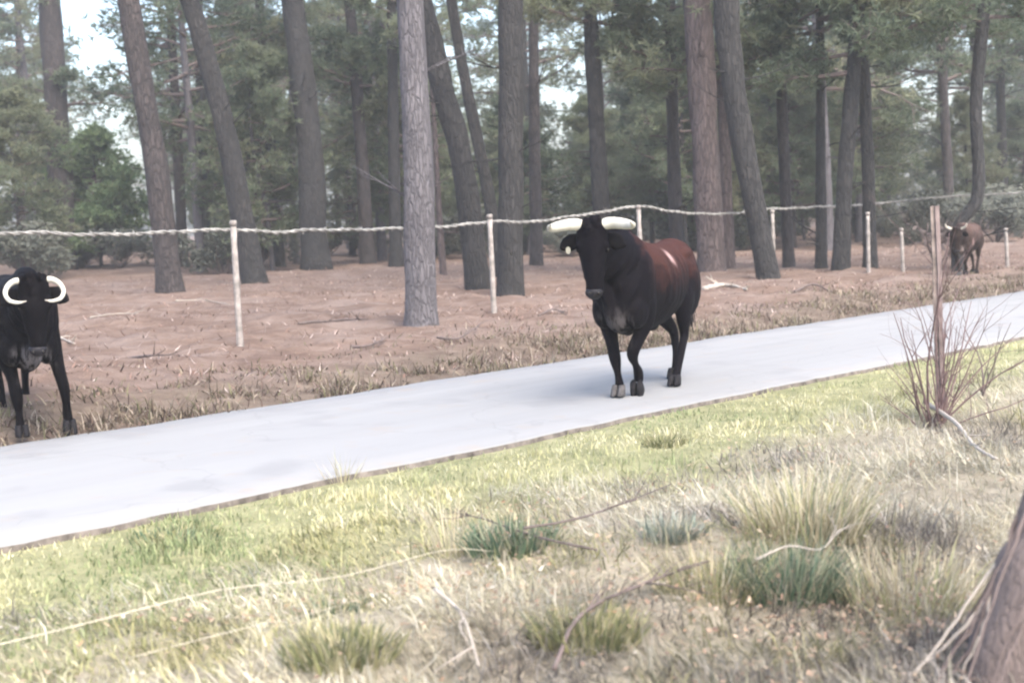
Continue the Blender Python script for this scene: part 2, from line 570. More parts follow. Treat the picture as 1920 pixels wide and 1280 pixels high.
road = rm.build('road', (road_mat(), simple('broken_edge', (0.115, 0.10, 0.085), 0.95, 0.6, 11)))
tag(road, kind='structure')


# ------------------------------------------------------------------ grass and litter (nobody could count it)
def blades(P, h, wd, lean, az, bend, tint):
    N = len(P)
    a = np.stack([np.cos(az), np.sin(az), np.zeros(N)], 1)
    sa = az + math.pi / 2 + rng.normal(0, 0.7, N)
    sv = np.stack([np.cos(sa), np.sin(sa), np.zeros(N)], 1)
    upv = np.array([[0, 0, 1.0]])
    l1, l2 = lean, lean + bend
    m = P + (h * 0.5)[:, None] * (upv * np.cos(l1)[:, None] + a * np.sin(l1)[:, None])
    t = m + (h * 0.5)[:, None] * (upv * np.cos(l2)[:, None] + a * np.sin(l2)[:, None])
    hw = (wd / 2)[:, None]
    V = np.stack([P - sv * hw, P + sv * hw, m + sv * hw * 0.85, m - sv * hw * 0.85, t], 1).reshape(-1, 3)
    b = (np.arange(N) * 5)[:, None]
    loops = (b + np.array([[0, 1, 2, 3, 3, 2, 4]])).ravel()
    starts = ((np.arange(N) * 7)[:, None] + np.array([[0, 4]])).ravel()
    return V, loops, starts, np.repeat(tint, 5, 0)


def pick(cols, N, var=0.15):
    cols = np.array(cols, float)
    c = cols[rng.integers(0, len(cols), N)]
    return np.clip(c * (1 + rng.normal(0, var, (N, 1))), 0.005, 0.9)


def field(N, dmin, dmax, amax, power=1.0):
    """random ground spots around the viewer's side of the road, thinning with distance"""
    d = dmin + (dmax - dmin) * rng.random(N) ** power
    a = rng.uniform(-amax, amax, N)
    x = d * np.sin(a); y = d * np.cos(a)
    return x, y, -0.7290 * x + 0.6846 * y


def stuff(name, parts, label, cat):
    V = []; L = []; S_ = []; T = []; vo = lo = 0
    for v, l, s, t in parts:
        V.append(v); L.append(l + vo); S_.append(s + lo); T.append(t); vo += len(v); lo += len(l)
    me = np_mesh(name, np.concatenate(V), np.concatenate(L), np.concatenate(S_), M['blade'], False, np.concatenate(T))
    o = link(name, me)
    return tag(o, label, cat, kind='stuff')


def P3(x, y, dz=-0.01):
    return np.stack([x, y, ground_z(x, y) + dz], 1)


# short yellow-green verge by the road
x, y, t = field(250000, 4.0, 24, 0.62, 1.15)
edge = T0 - 0.01 + 0.75 * (fbm(x * 1.7, y * 1.7, 31) - 0.5) + 0.14 * (vnoise(x * 9, y * 9, 32) - 0.5)
inner = 4.7 - 1.3 * sstep(0.3, -1.6, x) + 1.6 * (fbm(x * 0.6, y * 0.6, 33) - 0.5)
dens = sstep(0.0, 1.0, (t - inner) / 1.8)
k = (t < edge) & (rng.random(len(x)) < dens * (0.65 + 0.35 * sstep(0.36, 0.52, fbm(x * 2.6, y * 2.6, 37))))
x, y, t = x[k], y[k], t[k]; N = len(x)
pn = fbm(x * 1.1, y * 1.1, 35)[:, None]
green = pick([(0.22, 0.26, 0.13), (0.29, 0.325, 0.165), (0.36, 0.37, 0.205), (0.16, 0.20, 0.095)], N)
yell = pick([(0.50, 0.465, 0.265), (0.54, 0.50, 0.32), (0.46, 0.44, 0.235), (0.57, 0.53, 0.38)], N)
near_edge = sstep(6.0, 6.8, t)[:, None]
f = np.clip((pn - 0.5) * 4 + 0.84 - 0.25 * near_edge + 0.1 * rng.normal(0, 1, (N, 1)), 0, 1)
tint = green * (1 - f) + yell * f
hh = (0.026 + 0.05 * rng.random(N) ** 2 + 0.06 * sstep(0.55, 0.8, fbm(x * 2.3, y * 2.3, 36))) * (0.7 + 0.3 * sstep(6.9, 6.2, t))
verge = blades(P3(x, y), hh, rng.uniform(0.006, 0.013, N), np.abs(rng.normal(0.35, 0.4, N)), rng.uniform(0, 6.28, N), rng.normal(0.5, 0.4, N), tint)
# bare earth and moss flecks show through: thin the sward in small patches
stuff('verge_grass', [verge], 'short yellow green grass on the verge along the near edge of the road', 'grass')

# long bleached matted grass in the foreground
x, y, t = field(330000, 4.0, 22, 0.66, 1.2)
cl = fbm(x * 1.7, y * 1.7, 41)
k = (t < 5.6 + 1.2 * (fbm(x * 0.6, y * 0.6, 33) - 0.5)) & (rng.random(len(x)) < 0.6 + 0.8 * sstep(0.40, 0.62, cl))
x, y, t, cl = x[k], y[k], t[k], cl[k]; N = len(x)
zone = fbm(x * 0.8 + 9, y * 0.8, 43)[:, None]
pale = pick([(0.60, 0.56, 0.42), (0.52, 0.48, 0.34), (0.66, 0.63, 0.53), (0.44, 0.40, 0.30)], N)
brown = pick([(0.22, 0.195, 0.172), (0.30, 0.275, 0.245), (0.38, 0.355, 0.325), (0.15, 0.13, 0.12), (0.10, 0.085, 0.078)], N)
olive = pick([(0.34, 0.32, 0.15), (0.44, 0.415, 0.23), (0.25, 0.255, 0.12), (0.13, 0.135, 0.065), (0.40, 0.36, 0.23)], N)
left = sstep(1.5, -2.0, x)[:, None]
mound = np.exp(-(((x - 0.55) / 0.75) ** 2 + ((y - 6.3) / 0.8) ** 2))[:, None]
f1 = np.clip((zone - 0.5) * 6 + 0.45 + 0.5 * mound + 0.25 * rng.normal(0, 1, (N, 1)), 0, 1)
f2 = np.clip((fbm(x * 1.3, y * 1.3 + 4, 47)[:, None] - 0.58) * 8 + 0.85 * left + 0.25 * rng.normal(0, 1, (N, 1)), 0, 1)
tint = pale * (1 - f1) + brown * f1
tint = tint * (1 - f2) + olive * f2
tint = tint * (0.45 + 1.0 * fbm(x * 3.0, y * 3.0, 53)[:, None])
hh = (0.05 + 0.15 * rng.random(N) ** 1.8 + 0.09 * sstep(0.5, 0.8, cl)) * (0.8 + 0.2 * sstep(-0.6, 1.2, x))
az = 2.2 + 3.4 * fbm(x * 0.7, y * 0.7, 49) + rng.normal(0, 0.9, N)
mat_ = blades(P3(x, y), hh, rng.uniform(0.004, 0.0085, N), np.clip(rng.normal(1.0, 0.4, N), 0, 1.5), az, rng.normal(0.25, 0.35, N), tint)
stuff('dry_grass', [mat_], 'long bleached matted dry grass covering the foreground', 'dry grass')

# fallen leaves and needle bits in the foreground
x, y, t = field(26000, 3.4, 18, 0.62, 1.2)
k = (t < 5.4) & (rng.random(len(x)) < 0.1 + 1.3 * sstep(0.48, 0.7, fbm(x * 0.9, y * 0.9, 51)))
x, y = x[k], y[k]; N = len(x)
tint = pick([(0.34, 0.22, 0.14), (0.26, 0.18, 0.13), (0.46, 0.36, 0.25), (0.40, 0.29, 0.21), (0.44, 0.40, 0.34)], N)
lit = blades(P3(x, y, 0.03 + 0.05 * 0.5), rng.uniform(0.012, 0.04, N), rng.uniform(0.008, 0.02, N), rng.uniform(0.9, 1.7, N), rng.uniform(0, 6.28, N), rng.normal(0.2, 0.4, N), tint)
xo = rng.normal(1.35, 0.6, 700); yo = rng.normal(5.25, 0.4, 700); No = len(xo)
lit2 = blades(P3(xo, yo, 0.07), rng.uniform(0.012, 0.04, No), rng.uniform(0.008, 0.02, No), rng.uniform(0.7, 1.7, No), rng.uniform(0, 6.28, No), rng.normal(0.2, 0.4, No), pick([(0.40, 0.28, 0.20), (0.34, 0.23, 0.17), (0.48, 0.38, 0.28), (0.22, 0.15, 0.12)], No))
stuff('fallen_leaves', [lit, lit2], 'brown fallen leaves scattered in the dry foreground grass', 'fallen leaves')

# rough dry growth on the far roadside, needle litter under the trees
s_ = rng.uniform(-4, 48, 130000); t_ = T1 - 0.05 + np.abs(rng.normal(0, 1.15, 130000))
x = US.x * s_ + UT.x * t_; y = US.y * s_ + UT.y * t_
k = rng.random(len(x)) < 0.06 + 1.1 * sstep(0.44, 0.68, fbm(x * 1.9, y * 1.9, 61))
x, y, t_ = x[k], y[k], t_[k]; N = len(x)
tint = pick([(0.15, 0.115, 0.085), (0.24, 0.20, 0.14), (0.09, 0.072, 0.052), (0.16, 0.155, 0.085), (0.34, 0.29, 0.23), (0.07, 0.052, 0.044), (0.19, 0.135, 0.11)], N)
hh = (0.05 + 0.17 * rng.random(N) ** 2) * (1.1 - 0.5 * sstep(T1 + 0.2, T1 + 2, t_))
bk = blades(P3(x, y), hh, rng.uniform(0.008, 0.018, N), np.abs(rng.normal(0.85, 0.5, N)), rng.uniform(0, 6.28, N), rng.normal(0.5, 0.4, N), tint)
stuff('roadside_weeds', [bk], 'rough brown dry weeds along the far edge of the road', 'weeds')

s_ = rng.uniform(-12, 75, 150000); t_ = T1 + 0.5 + 30 * rng.random(150000) ** 1.8
x = US.x * s_ + UT.x * t_; y = US.y * s_ + UT.y * t_
k = rng.random(len(x)) < 0.15 + 1.0 * sstep(0.42, 0.7, fbm(x * 0.5, y * 0.9, 63))
x, y = x[k], y[k]; N = len(x)
tint = pick([(0.27, 0.175, 0.14), (0.21, 0.13, 0.10), (0.38, 0.29, 0.25), (0.12, 0.08, 0.066), (0.50, 0.42, 0.38), (0.13, 0.085, 0.07), (0.08, 0.055, 0.048)], N)
nl = blades(P3(x, y), rng.uniform(0.03, 0.15, N), rng.uniform(0.006, 0.022, N), rng.uniform(0.7, 1.6, N), rng.uniform(0, 6.28, N), rng.normal(0.1, 0.3, N), tint)
stuff('needle_litter', [nl], 'reddish brown pine needle litter covering the forest floor', 'needle litter')


# ------------------------------------------------------------------ bulls
def fused(name, mb, voxel, smooth_it, mat, parent):
    """one continuous skin over overlapping closed volumes"""
    tmp = link('tmp_volume', mb.mesh('tmp_volume'))
    r = tmp.modifiers.new('r', 'REMESH'); r.mode = 'VOXEL'; r.voxel_size = voxel
    s = tmp.modifiers.new('s', 'SMOOTH'); s.factor = 0.5; s.iterations = smooth_it
    dg = bpy.context.evaluated_depsgraph_get()
    me = bpy.data.meshes.new_from_object(tmp.evaluated_get(dg))
    bpy.data.objects.remove(tmp)
    # muscle and skin folds: gentle relief along the normals
    for vtx, nrm in zip(me.vertices, [v.normal.copy() for v in me.vertices]):
        q = vtx.co
        a = mnoise.noise(Vector((q.x * 6, q.y * 6, q.z * 4))) * 0.010
        if q.x > 0.15 and 0.75 < q.z < 1.35:
            a += 0.007 * math.sin((q.x * 0.8 + q.z * 0.55) * 58 + 4 * mnoise.noise(q * 3)) * min(1, (q.x - 0.15) * 6) * max(0, 1 - abs(q.z - 1.05) / 0.3)
        if -0.9 < q.x < -0.15 and 0.8 < q.z < 1.2:
            a += 0.0035 * math.sin(q.x * 48)
        vtx.co = q + nrm * a
    me.name = name
    me.materials.clear(); me.materials.append(mat)
    me.polygons.foreach_set('use_smooth', [True] * len(me.polygons))
    return link(name, me, parent)


def limb(mb, pts, n=14):
    """pts: (x, y, z, fore-aft radius, side radius)"""
    P = spline(pts, 26)
    P[:, 3:] *= np.where(P[:, 2:3] < 0.62, 0.97, 0.96)
    secs = []
    for i, p in enumerate(P):
        a = P[max(0, i - 1)][:3]; c = P[min(len(P) - 1, i + 1)][:3]
        t = Vector(c - a).normalized()
        side = Vector((0, 1, 0)); side = (side - t * side.dot(t)).normalized()
        fwd = t.cross(side)
        secs.append((p[:3], side * p[4], fwd * p[3]))
    mb.secs(secs, n)


def hoof(parent, at, toe, mat, tilt=0.0):
    """cloven hoof: two claws side by side"""
    mb = MB()
    rot = Matrix.Rotation(toe, 3, 'Z') @ Matrix.Rotation(tilt, 3, 'Y')
    for s in (-1, 1):
        secs = []
        for z, cx, lx, ly in ((0.0, 0.025, 0.070, 0.032), (0.02, 0.02, 0.066, 0.0325), (0.055, 0.005, 0.055, 0.031), (0.09, -0.005, 0.044, 0.026)):
            c = Vector(at) + rot @ Vector((cx, s * 0.031, z))
            secs.append((c, rot @ Vector((lx, 0, 0)), rot @ Vector((0, ly, 0))))
        mb.secs(secs, 14)
    return mb.build('hoof', mat, parent)


def make_bull(root, coat, pose):
    body = MB()
    X3 = Vector((1, 0, 0)); Y3 = Vector((0, 1, 0)); Z3 = Vector((0, 0, 1))
    # trunk: (x, centre z, half height, half width)
    T = [(-1.52, 1.12, 0.08, 0.08), (-1.47, 1.09, 0.18, 0.16), (-1.36, 1.05, 0.27, 0.235), (-1.18, 1.015, 0.315, 0.27), (-0.98, 0.985, 0.325, 0.27),
         (-0.75, 0.955, 0.345, 0.305), (-0.45, 0.945, 0.372, 0.335), (-0.15, 0.965, 0.395, 0.315), (0.08, 0.985, 0.375, 0.265), (0.24, 0.985, 0.335, 0.23), (0.36, 0.96, 0.25, 0.18), (0.44, 0.94, 0.13, 0.10)]
    T = spline(T, 40)
    body.secs([((x, 0, z), Y3 * b, Z3 * a) for x, z, a, b in T], 28)
    # hip points, pin bones, shoulder masses
    for s in (-1, 1):
        body.ball((-1.12, s * 0.165, 1.185), (0.20, 0.08, 0.075))
        body.ball((-1.40, s * 0.11, 1.12), (0.10, 0.09, 0.10))
        body.ball((-1.15, s * 0.19, 0.90), (0.27, 0.12, 0.28))
        body.ball((0.10, s * 0.185, 0.98), (0.20, 0.105, 0.30))
        body.ball((0.20, s * 0.15, 0.78), (0.17, 0.11, 0.16))
    # head frame: poll, face axis down to the muzzle, forward normal, side
    poll = Vector(pose['poll'])
    hr = Matrix.Rotation(pose['head_yaw'], 3, 'Z') @ Matrix.Rotation(pose['head_pitch'], 3, 'Y') @ Matrix.Rotation(pose.get('head_roll', 0), 3, 'X')
    A = hr @ Vector((0, 0, -1)); Nn = hr @ Vector((1, 0, 0)); Sd = hr @ Vector((0, 1, 0))

    def hp(a, s, n): return poll + A * a + Sd * s + Nn * n
    # neck with crest, from withers into the back of the head
    nk_end = hp(0.16, 0, -0.12)
    n0, n1 = Vector((-0.10, 0, 1.04)), Vector((0.24, 0, 1.10 + pose.get('neck_lift', 0.06)))
    nk = spline([(*n0, 0.33, 0.245), (*n1, 0.285, 0.20), (*(n1.lerp(nk_end, 0.55)), 0.225, 0.155), (*nk_end, 0.155, 0.125)], 18)
    secs = []
    for i, p in enumerate(nk):
        a = nk[max(0, i - 1)][:3]; c = nk[min(len(nk) - 1, i + 1)][:3]
        t = Vector(c - a).normalized()
        sd_ = (Y3 - t * Y3.dot(t)).normalized(); u_ = t.cross(sd_) * -1
        secs.append((p[:3], sd_ * p[4], u_ * p[3]))
    body.secs(secs, 24)
    cm = n1.lerp(nk_end, 0.25)
    body.ball((cm.x - 0.10, cm.y, cm.z + 0.20), (0.30, 0.115, 0.13))
    # dewlap and brisket
    j0 = hp(0.36, 0, -0.19)
    dw = [(*j0, 0.07, 0.045), (*(j0.lerp(Vector((0.42, 0, 0.72)), 0.5) + Vector((-0.06, 0, 0.03))), 0.11, 0.05), (0.37, 0, 0.75, 0.10, 0.085), (0.22, 0, 0.66, 0.08, 0.085), (0.0, 0, 0.60, 0.06, 0.06)]
    limb(body, dw)
    # head
    hs = [(-0.055, 0.060, 0.055, -0.075), (-0.02, 0.105, 0.085, -0.075), (0.05, 0.134, 0.110, -0.085), (0.14, 0.140, 0.130, -0.10), (0.21, 0.130, 0.138, -0.105),
          (0.30, 0.106, 0.122, -0.092), (0.40, 0.084, 0.095, -0.072), (0.48, 0.074, 0.080, -0.062), (0.54, 0.076, 0.070, -0.060), (0.575, 0.060, 0.052, -0.06), (0.59, 0.032, 0.028, -0.06)]
    hs = spline(hs, 30)
    body.secs([(hp(a, 0, n_), Sd * hw, Nn * hd) for a, hw, hd, n_ in hs], 22)
    for s in (-1, 1):
        body.ball(hp(0.17, s * 0.112, -0.045), (0.040, 0.034, 0.045), rot=hr)      # brow
        body.ball(hp(0.33, s * 0.070, -0.145), (0.06, 0.035, 0.11), rot=hr)        # jaw
        body.ball(hp(0.0, s * 0.085, -0.07), (0.055, 0.05, 0.055), rot=hr)         # horn root
    for i in range(10):                                                            # curly forelock
        body.ball(hp(random.uniform(-0.05, 0.10), random.uniform(-0.07, 0.07), random.uniform(0.0, 0.02)), (0.03, 0.028, 0.032), 8, 6)
    # legs
    for key in ('fore_right', 'fore_left', 'hind_right', 'hind_left'):
        limb(body, pose[key]['leg'])
    # sheath and belly
    body.ball((-0.62, 0, 0.60), (0.16, 0.05, 0.07))
    b = fused('body', body, 0.0115, 5, coat, root)
    for key in ('fore_right', 'fore_left', 'hind_right', 'hind_left'):
        q = pose[key]
        hoof(root, q['hoof'], q.get('toe', 0), q.get('mat', M['hoof']), q.get('tilt', 0))
    # horns
    for s in (-1, 1):
        H_ = spline(pose['horn'], 26)
        mb = MB()
        pts = [hp(a, s * sd2, n_) for sd2, a, n_, r in H_]
        mb.tube(pts, [max(0.005, float(r)) * (1 + 0.02 * math.sin(k_ * 2.3)) for k_, (*_, r) in enumerate(H_)], 14)
        nf = len(mb.m); mb.m = [1 if k_ > nf * 0.93 else 0 for k_ in range(nf)]
        mb.build('horn', (M['horn'], M['horn_tip']), root)
        # ear: cupped leaf pointing outward
        em = MB()
        base = hp(0.085, s * 0.105, -0.11)
        d_ = (Sd * s * pose.get('ear_out', 0.95) + A * pose.get('ear_down', 0.5) + Nn * 0.05).normalized()
        wv = d_.cross(Nn).normalized(); nv = d_.cross(wv).normalized()
        es = []
        for u, hw in ((0, 0.026), (0.15, 0.046), (0.4, 0.068), (0.7, 0.060), (0.9, 0.032), (1.0, 0.008)):
            es.append((base + d_ * (0.20 * u) + nv * (0.02 * math.sin(u * 3)), wv * hw, nv * (0.014 + 0.010 * (1 - u))))
        em.secs(es, 12)
        ear = em.build('ear', M['ear'], root)
        if pose.get('tag_side') == s:
            tm = MB()
            c = base + d_ * 0.12 + A * 0.055 + Nn * 0.035
            tm.secs([(c - Nn * 0.004 + A * 0, Sd * 0.022, A * 0.030), (c + Nn * 0.004, Sd * 0.022, A * 0.030)], 8)
            tg = tm.build('ear_tag', M['ear_tag'], ear, smooth=False)
        eb = MB(); eb.ball(hp(0.20, s * 0.124, -0.045), (0.022, 0.018, 0.022), rot=hr)
        eb.build('eye', M['eye'], root)
        nb = MB(); nb.ball(hp(0.548, s * 0.038, 0.000), (0.010, 0.017, 0.013), rot=hr)
        nb.build('nostril', M['eye'], root)
    mz = MB()
    mz.secs([(hp(a, 0, n_ + 0.004), Sd * (hw * 1.015), Nn * hd) for a, hw, hd, n_ in ((0.515, 0.070, 0.064, -0.058), (0.535, 0.077, 0.071, -0.058), (0.56, 0.071, 0.064, -0.058), (0.582, 0.052, 0.046, -0.058), (0.597, 0.022, 0.020, -0.058))], 20)
    mz.build('muzzle', M['nose'], root)
    # tail with tuft
    tl = MB()
    tp = spline(pose['tail'], 22)
    tl.tube([Vector(p[:3]) for p in tp], [p[3] for p in tp], 10)
    tail = tl.build('tail', coat, root)
    tf = MB()
    e = Vector(tp[-1][:3])
    for i in range(46):
        o = Vector((random.gauss(0, 0.012), random.gauss(0, 0.012), random.uniform(-0.02, 0.06)))
        q = e + o
        dd = Vector((random.gauss(0, 0.025), random.gauss(0, 0.025), -random.uniform(0.14, 0.28)))
        tf.tube([q, q + dd * 0.5 + Vector((random.gauss(0, 0.01), random.gauss(0, 0.01), 0)), q + dd], [0.007, 0.006, 0.001], 5)
    tf.build('tail_tuft', M['tail_hair'], tail)
    return root


horn_spread = [(0.075, 0.005, -0.06, 0.047), (0.15, -0.008, -0.05, 0.049), (0.230, 0.000, -0.01, 0.046), (0.305, 0.020, 0.07, 0.040), (0.342, 0.034, 0.16, 0.029), (0.345, 0.028, 0.24, 0.015), (0.325, 0.02, 0.28, 0.006)]
pose_walk = dict(
    poll=(0.735, -0.035, 1.505), head_yaw=0.34, head_pitch=-0.10, neck_lift=0.10, tag_side=-1,
    horn=horn_spread,
    fore_right=dict(leg=[(0.10, -0.19, 1.0, 0.16, 0.09), (0.03, -0.20, 0.74, 0.125, 0.085), (0.055, -0.155, 0.52, 0.078, 0.062), (0.075, -0.115, 0.36, 0.058, 0.054), (0.075, -0.095, 0.24, 0.037, 0.036), (0.075, -0.082, 0.135, 0.050, 0.048), (0.10, -0.08, 0.055, 0.050, 0.046)],
                    hoof=(0.105, -0.08, 0.05), mat=M['hoof_pale']),
    fore_left=dict(leg=[(0.10, 0.19, 1.0, 0.16, 0.09), (0.06, 0.19, 0.74, 0.125, 0.085), (0.11, 0.135, 0.55, 0.076, 0.062), (0.15, 0.085, 0.42, 0.060, 0.054), (0.05, 0.070, 0.31, 0.038, 0.036), (-0.05, 0.058, 0.225, 0.050, 0.046), (-0.06, 0.052, 0.15, 0.046, 0.044)],
                   hoof=(-0.055, 0.05, 0.075), tilt=0.75),
    hind_left=dict(leg=[(-1.16, 0.17, 1.02, 0.22, 0.11), (-0.99, 0.205, 0.80, 0.175, 0.095), (-0.94, 0.205, 0.63, 0.105, 0.07), (-0.985, 0.20, 0.47, 0.070, 0.048), (-0.88, 0.20, 0.34, 0.046, 0.038), (-0.76, 0.20, 0.20, 0.044, 0.040), (-0.70, 0.20, 0.12, 0.050, 0.046), (-0.665, 0.20, 0.055, 0.048, 0.044)],
                   hoof=(-0.655, 0.20, 0.05)),
    hind_right=dict(leg=[(-1.16, -0.15, 1.02, 0.22, 0.11), (-1.10, -0.15, 0.80, 0.175, 0.095), (-1.19, -0.09, 0.63, 0.105, 0.07), (-1.33, -0.03, 0.49, 0.070, 0.048), (-1.30, 0.0, 0.34, 0.046, 0.038), (-1.24, 0.02, 0.20, 0.044, 0.040), (-1.22, 0.02, 0.12, 0.050, 0.046), (-1.19, 0.02, 0.055, 0.048, 0.044)],
                    hoof=(-1.18, 0.02, 0.05)),
    tail=[(-1.38, 0.01, 1.19, 0.040), (-1.485, 0.02, 1.19, 0.034), (-1.545, 0.05, 1.08, 0.028), (-1.56, 0.08, 0.90, 0.024), (-1.54, 0.08, 0.70, 0.022)])
bull = empty('bull', (0.995, 12.15, 0.0), math.atan2(-0.915, -0.40))
bull.scale = (1.0, 0.93, 1.0)
bull['label'] = 'reddish brown and black bull with white horns walking along the pale road'
bull['category'] = 'bull'
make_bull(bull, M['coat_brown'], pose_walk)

horn_hook = [(0.075, 0.0, -0.06, 0.026), (0.15, -0.002, -0.045, 0.025), (0.21, 0.03, 0.0, 0.022), (0.236, 0.085, 0.07, 0.019), (0.205, 0.135, 0.14, 0.016), (0.135, 0.150, 0.18, 0.012), (0.075, 0.140, 0.20, 0.005)]
pose_run = dict(
    poll=(0.78, 0.0, 1.325), head_yaw=-0.10, head_pitch=0.02, neck_lift=-0.02, ear_down=0.45,
    horn=horn_hook,
    fore_right=dict(leg=[(0.10, -0.19, 1.0, 0.16, 0.09), (0.05, -0.19, 0.74, 0.125, 0.085), (0.13, -0.15, 0.53, 0.078, 0.062), (0.17, -0.13, 0.38, 0.058, 0.054), (0.17, -0.12, 0.25, 0.037, 0.036), (0.17, -0.115, 0.14, 0.050, 0.048), (0.20, -0.11, 0.055, 0.050, 0.046)],
                    hoof=(0.205, -0.11, 0.05)),
    fore_left=dict(leg=[(0.12, 0.19, 1.0, 0.16, 0.09), (0.14, 0.215, 0.76, 0.12, 0.085), (0.20, 0.245, 0.56, 0.074, 0.060), (0.23, 0.275, 0.42, 0.058, 0.052), (0.19, 0.295, 0.29, 0.037, 0.036), (0.15, 0.305, 0.18, 0.050, 0.046), (0.16, 0.31, 0.115, 0.046, 0.044)],
                   hoof=(0.17, 0.31, 0.055), tilt=0.35),
    hind_left=dict(leg=[(-1.16, 0.17, 1.02, 0.22, 0.11), (-1.12, 0.18, 0.80, 0.175, 0.095), (-1.24, 0.17, 0.63, 0.105, 0.07), (-1.42, 0.16, 0.50, 0.070, 0.048), (-1.46, 0.15, 0.34, 0.046, 0.038), (-1.48, 0.15, 0.20, 0.044, 0.040), (-1.47, 0.15, 0.12, 0.050, 0.046), (-1.44, 0.15, 0.055, 0.048, 0.044)],
                   hoof=(-1.43, 0.15, 0.05)),
    hind_right=dict(leg=[(-1.16, -0.15, 1.02, 0.22, 0.11), (-1.0, -0.17, 0.80, 0.175, 0.095), (-0.98, -0.16, 0.63, 0.105, 0.07), (-1.06, -0.15, 0.48, 0.070, 0.048), (-0.98, -0.14, 0.34, 0.046, 0.038), (-0.88, -0.14, 0.20, 0.044, 0.040), (-0.84, -0.14, 0.12, 0.050, 0.046), (-0.81, -0.14, 0.055, 0.048, 0.044)],
                    hoof=(-0.80, -0.14, 0.05)),
    tail=[(-1.44, 0.0, 1.27, 0.045), (-1.56, -0.02, 1.26, 0.036), (-1.68, -0.05, 1.12, 0.028), (-1.72, -0.06, 0.92, 0.022), (-1.70, -0.06, 0.75, 0.02)])
p = ground_on(40, 829)
bull2 = empty('bull', (0, 0, 0), math.atan2(-0.905, 0.425), 0.95)
fv = Vector((0.425, -0.905, 0)); lv = Vector((0.905, 0.425, 0))
q = p - (fv * 0.205 - lv * 0.11) * 0.95
bull2.scale = (0.95, 0.86, 0.95)
bull2.location = (q.x, q.y, gz(p))
bull2['label'] = 'black bull with lowered head and inward curled horns running along the roadside'
bull2['category'] = 'bull'
make_bull(bull2, M['coat_black'], pose_run)


pose_far = dict(pose_walk, poll=(0.82, 0.0, 1.22), head_yaw=0.1, head_pitch=0.12, neck_lift=-0.06, horn=[(0.075, 0.0, -0.06, 0.03), (0.15, -0.02, -0.05, 0.03), (0.22, -0.06, 0.0, 0.026), (0.25, -0.12, 0.05, 0.018), (0.25, -0.17, 0.08, 0.006)])
pose_far.pop('tag_side')
p = ground_on(1806, 519)
bull3 = empty('bull', p, math.atan2(-0.93, -0.50), 0.74)
bull3['label'] = 'small dun brown bull far off at right, beyond the rusty roadside post'
bull3['category'] = 'bull'
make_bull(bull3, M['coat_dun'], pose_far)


# ------------------------------------------------------------------ far fence: posts and the old twisted barbed wire
def far_post(px_base, py_base, px_top, py_top, label):
    b = ground_on(px_base, py_base)
    b.z = gz(b)
    tpt = at_depth(px_top, py_top, depth_of(b))
    r = empty('fence_post', b)
    tp = tpt - b
    mb = MB()
    n = 7
    pts = [Vector((0, 0, -0.2)).lerp(tp, i / n) if i else Vector((0, 0, -0.25)) for i in range(n + 1)]
    mb.tube(pts, [0.040, 0.042, 0.038, 0.041, 0.038, 0.039, 0.038, 0.037], 9, wob=lambda i, j: 1 + 0.10 * math.sin(i * 2.1 + j * 1.7))
    mb.build('shaft', M['post_metal'], r)
    cm = MB()
    cm.tube([tp + Vector((0, 0, -0.02)), tp + Vector((0, 0, 0.03)), tp + Vector((0, 0, 0.05))], [0.044, 0.047, 0.036], 9)
    cm.build('cap', M['post_metal'], r)
    tag(r, label, 'fence post', 'posts of the fence beyond the road')
    return tpt


tops = []
tops.append((-260, 452, None))
W = [far_post(450, 642, 437, 421, 'whitish post left of the bulls, in front of the dark curved tree'),
     far_post(927, 591, 918, 408, 'pale post standing in front of the dark straight trunk'),
     far_post(1205, 556, 1197, 390, 'pale post hidden behind the head of the brown bull'),
     far_post(1452, 522, 1448, 398, 'pale post in front of the leaning trunk right of the brown bull'),
     far_post(1629, 511, 1627, 402, 'thin pale post in front of the pair of dark trunks'),
     far_post(1694, 508, 1690, 432, 'short pale post just left of the rusty post by the road'),
     far_post(1890, 503, 1886, 432, 'short pale post near the right edge, right of the dun brown bull')]
# barbed wire along the post tops, sagging between them
wpts_px = [(-330, 452), (0, 438), (150, 439), (300, 437), (437, 430), (520, 436), (610, 431), (780, 428), (918, 417), (1000, 415), (1090, 404), (1190, 388), (1260, 396), (1340, 402), (1450, 392), (1540, 388), (1640, 382), (1740, 372), (1830, 366), (2100, 350)]
wp = []
for px, py in wpts_px:
    d = fw + cr * ((px - 960) / F_PX) - cu * ((py - 640) / F_PX)
    tt = 16.37 / d.dot(UT) if px < 1640 else 34.5 - (px - 1640) * 0.006
    wp.append(Vector((0, 0, H)) + d * tt)
WP = spline([tuple(v) for v in wp], 700)
wr = empty('barbed_wire', (WP[0][0], WP[0][1], 0))
o0 = Vector((WP[0][0], WP[0][1], 0))
for ph in (0, math.pi):
    mb = MB()
    pts = []
    L = 0
    for i, p in enumerate(WP):
        if i: L += float(np.linalg.norm(WP[i] - WP[i - 1]))
        a = L * 2 * math.pi / 0.34 + ph
        j = 0.008 * math.sin(L * 3.1) + 0.006 * math.sin(L * 7.7)
        pts.append(Vector(p) - o0 + Vector((0, 0, math.sin(a) * 0.013 + j)) + UT * (math.cos(a) * 0.013))
    mb.tube(pts, 0.0145, 6)
    mb.build('strand', M['wire'], wr)
mb = MB()
L = 0; nxt = 0.2
for i in range(1, len(WP)):
    L += float(np.linalg.norm(WP[i] - WP[i - 1]))
    if L > nxt:
        nxt += random.uniform(0.25, 0.45)
        c = Vector(WP[i]) - o0
        for k in range(3):
            d = Vector((random.gauss(0, 1), random.gauss(0, 1), random.gauss(0, 1))).normalized() * 0.055
            mb.tube([c - d, c, c + d], [0.003, 0.011, 0.003], 5)
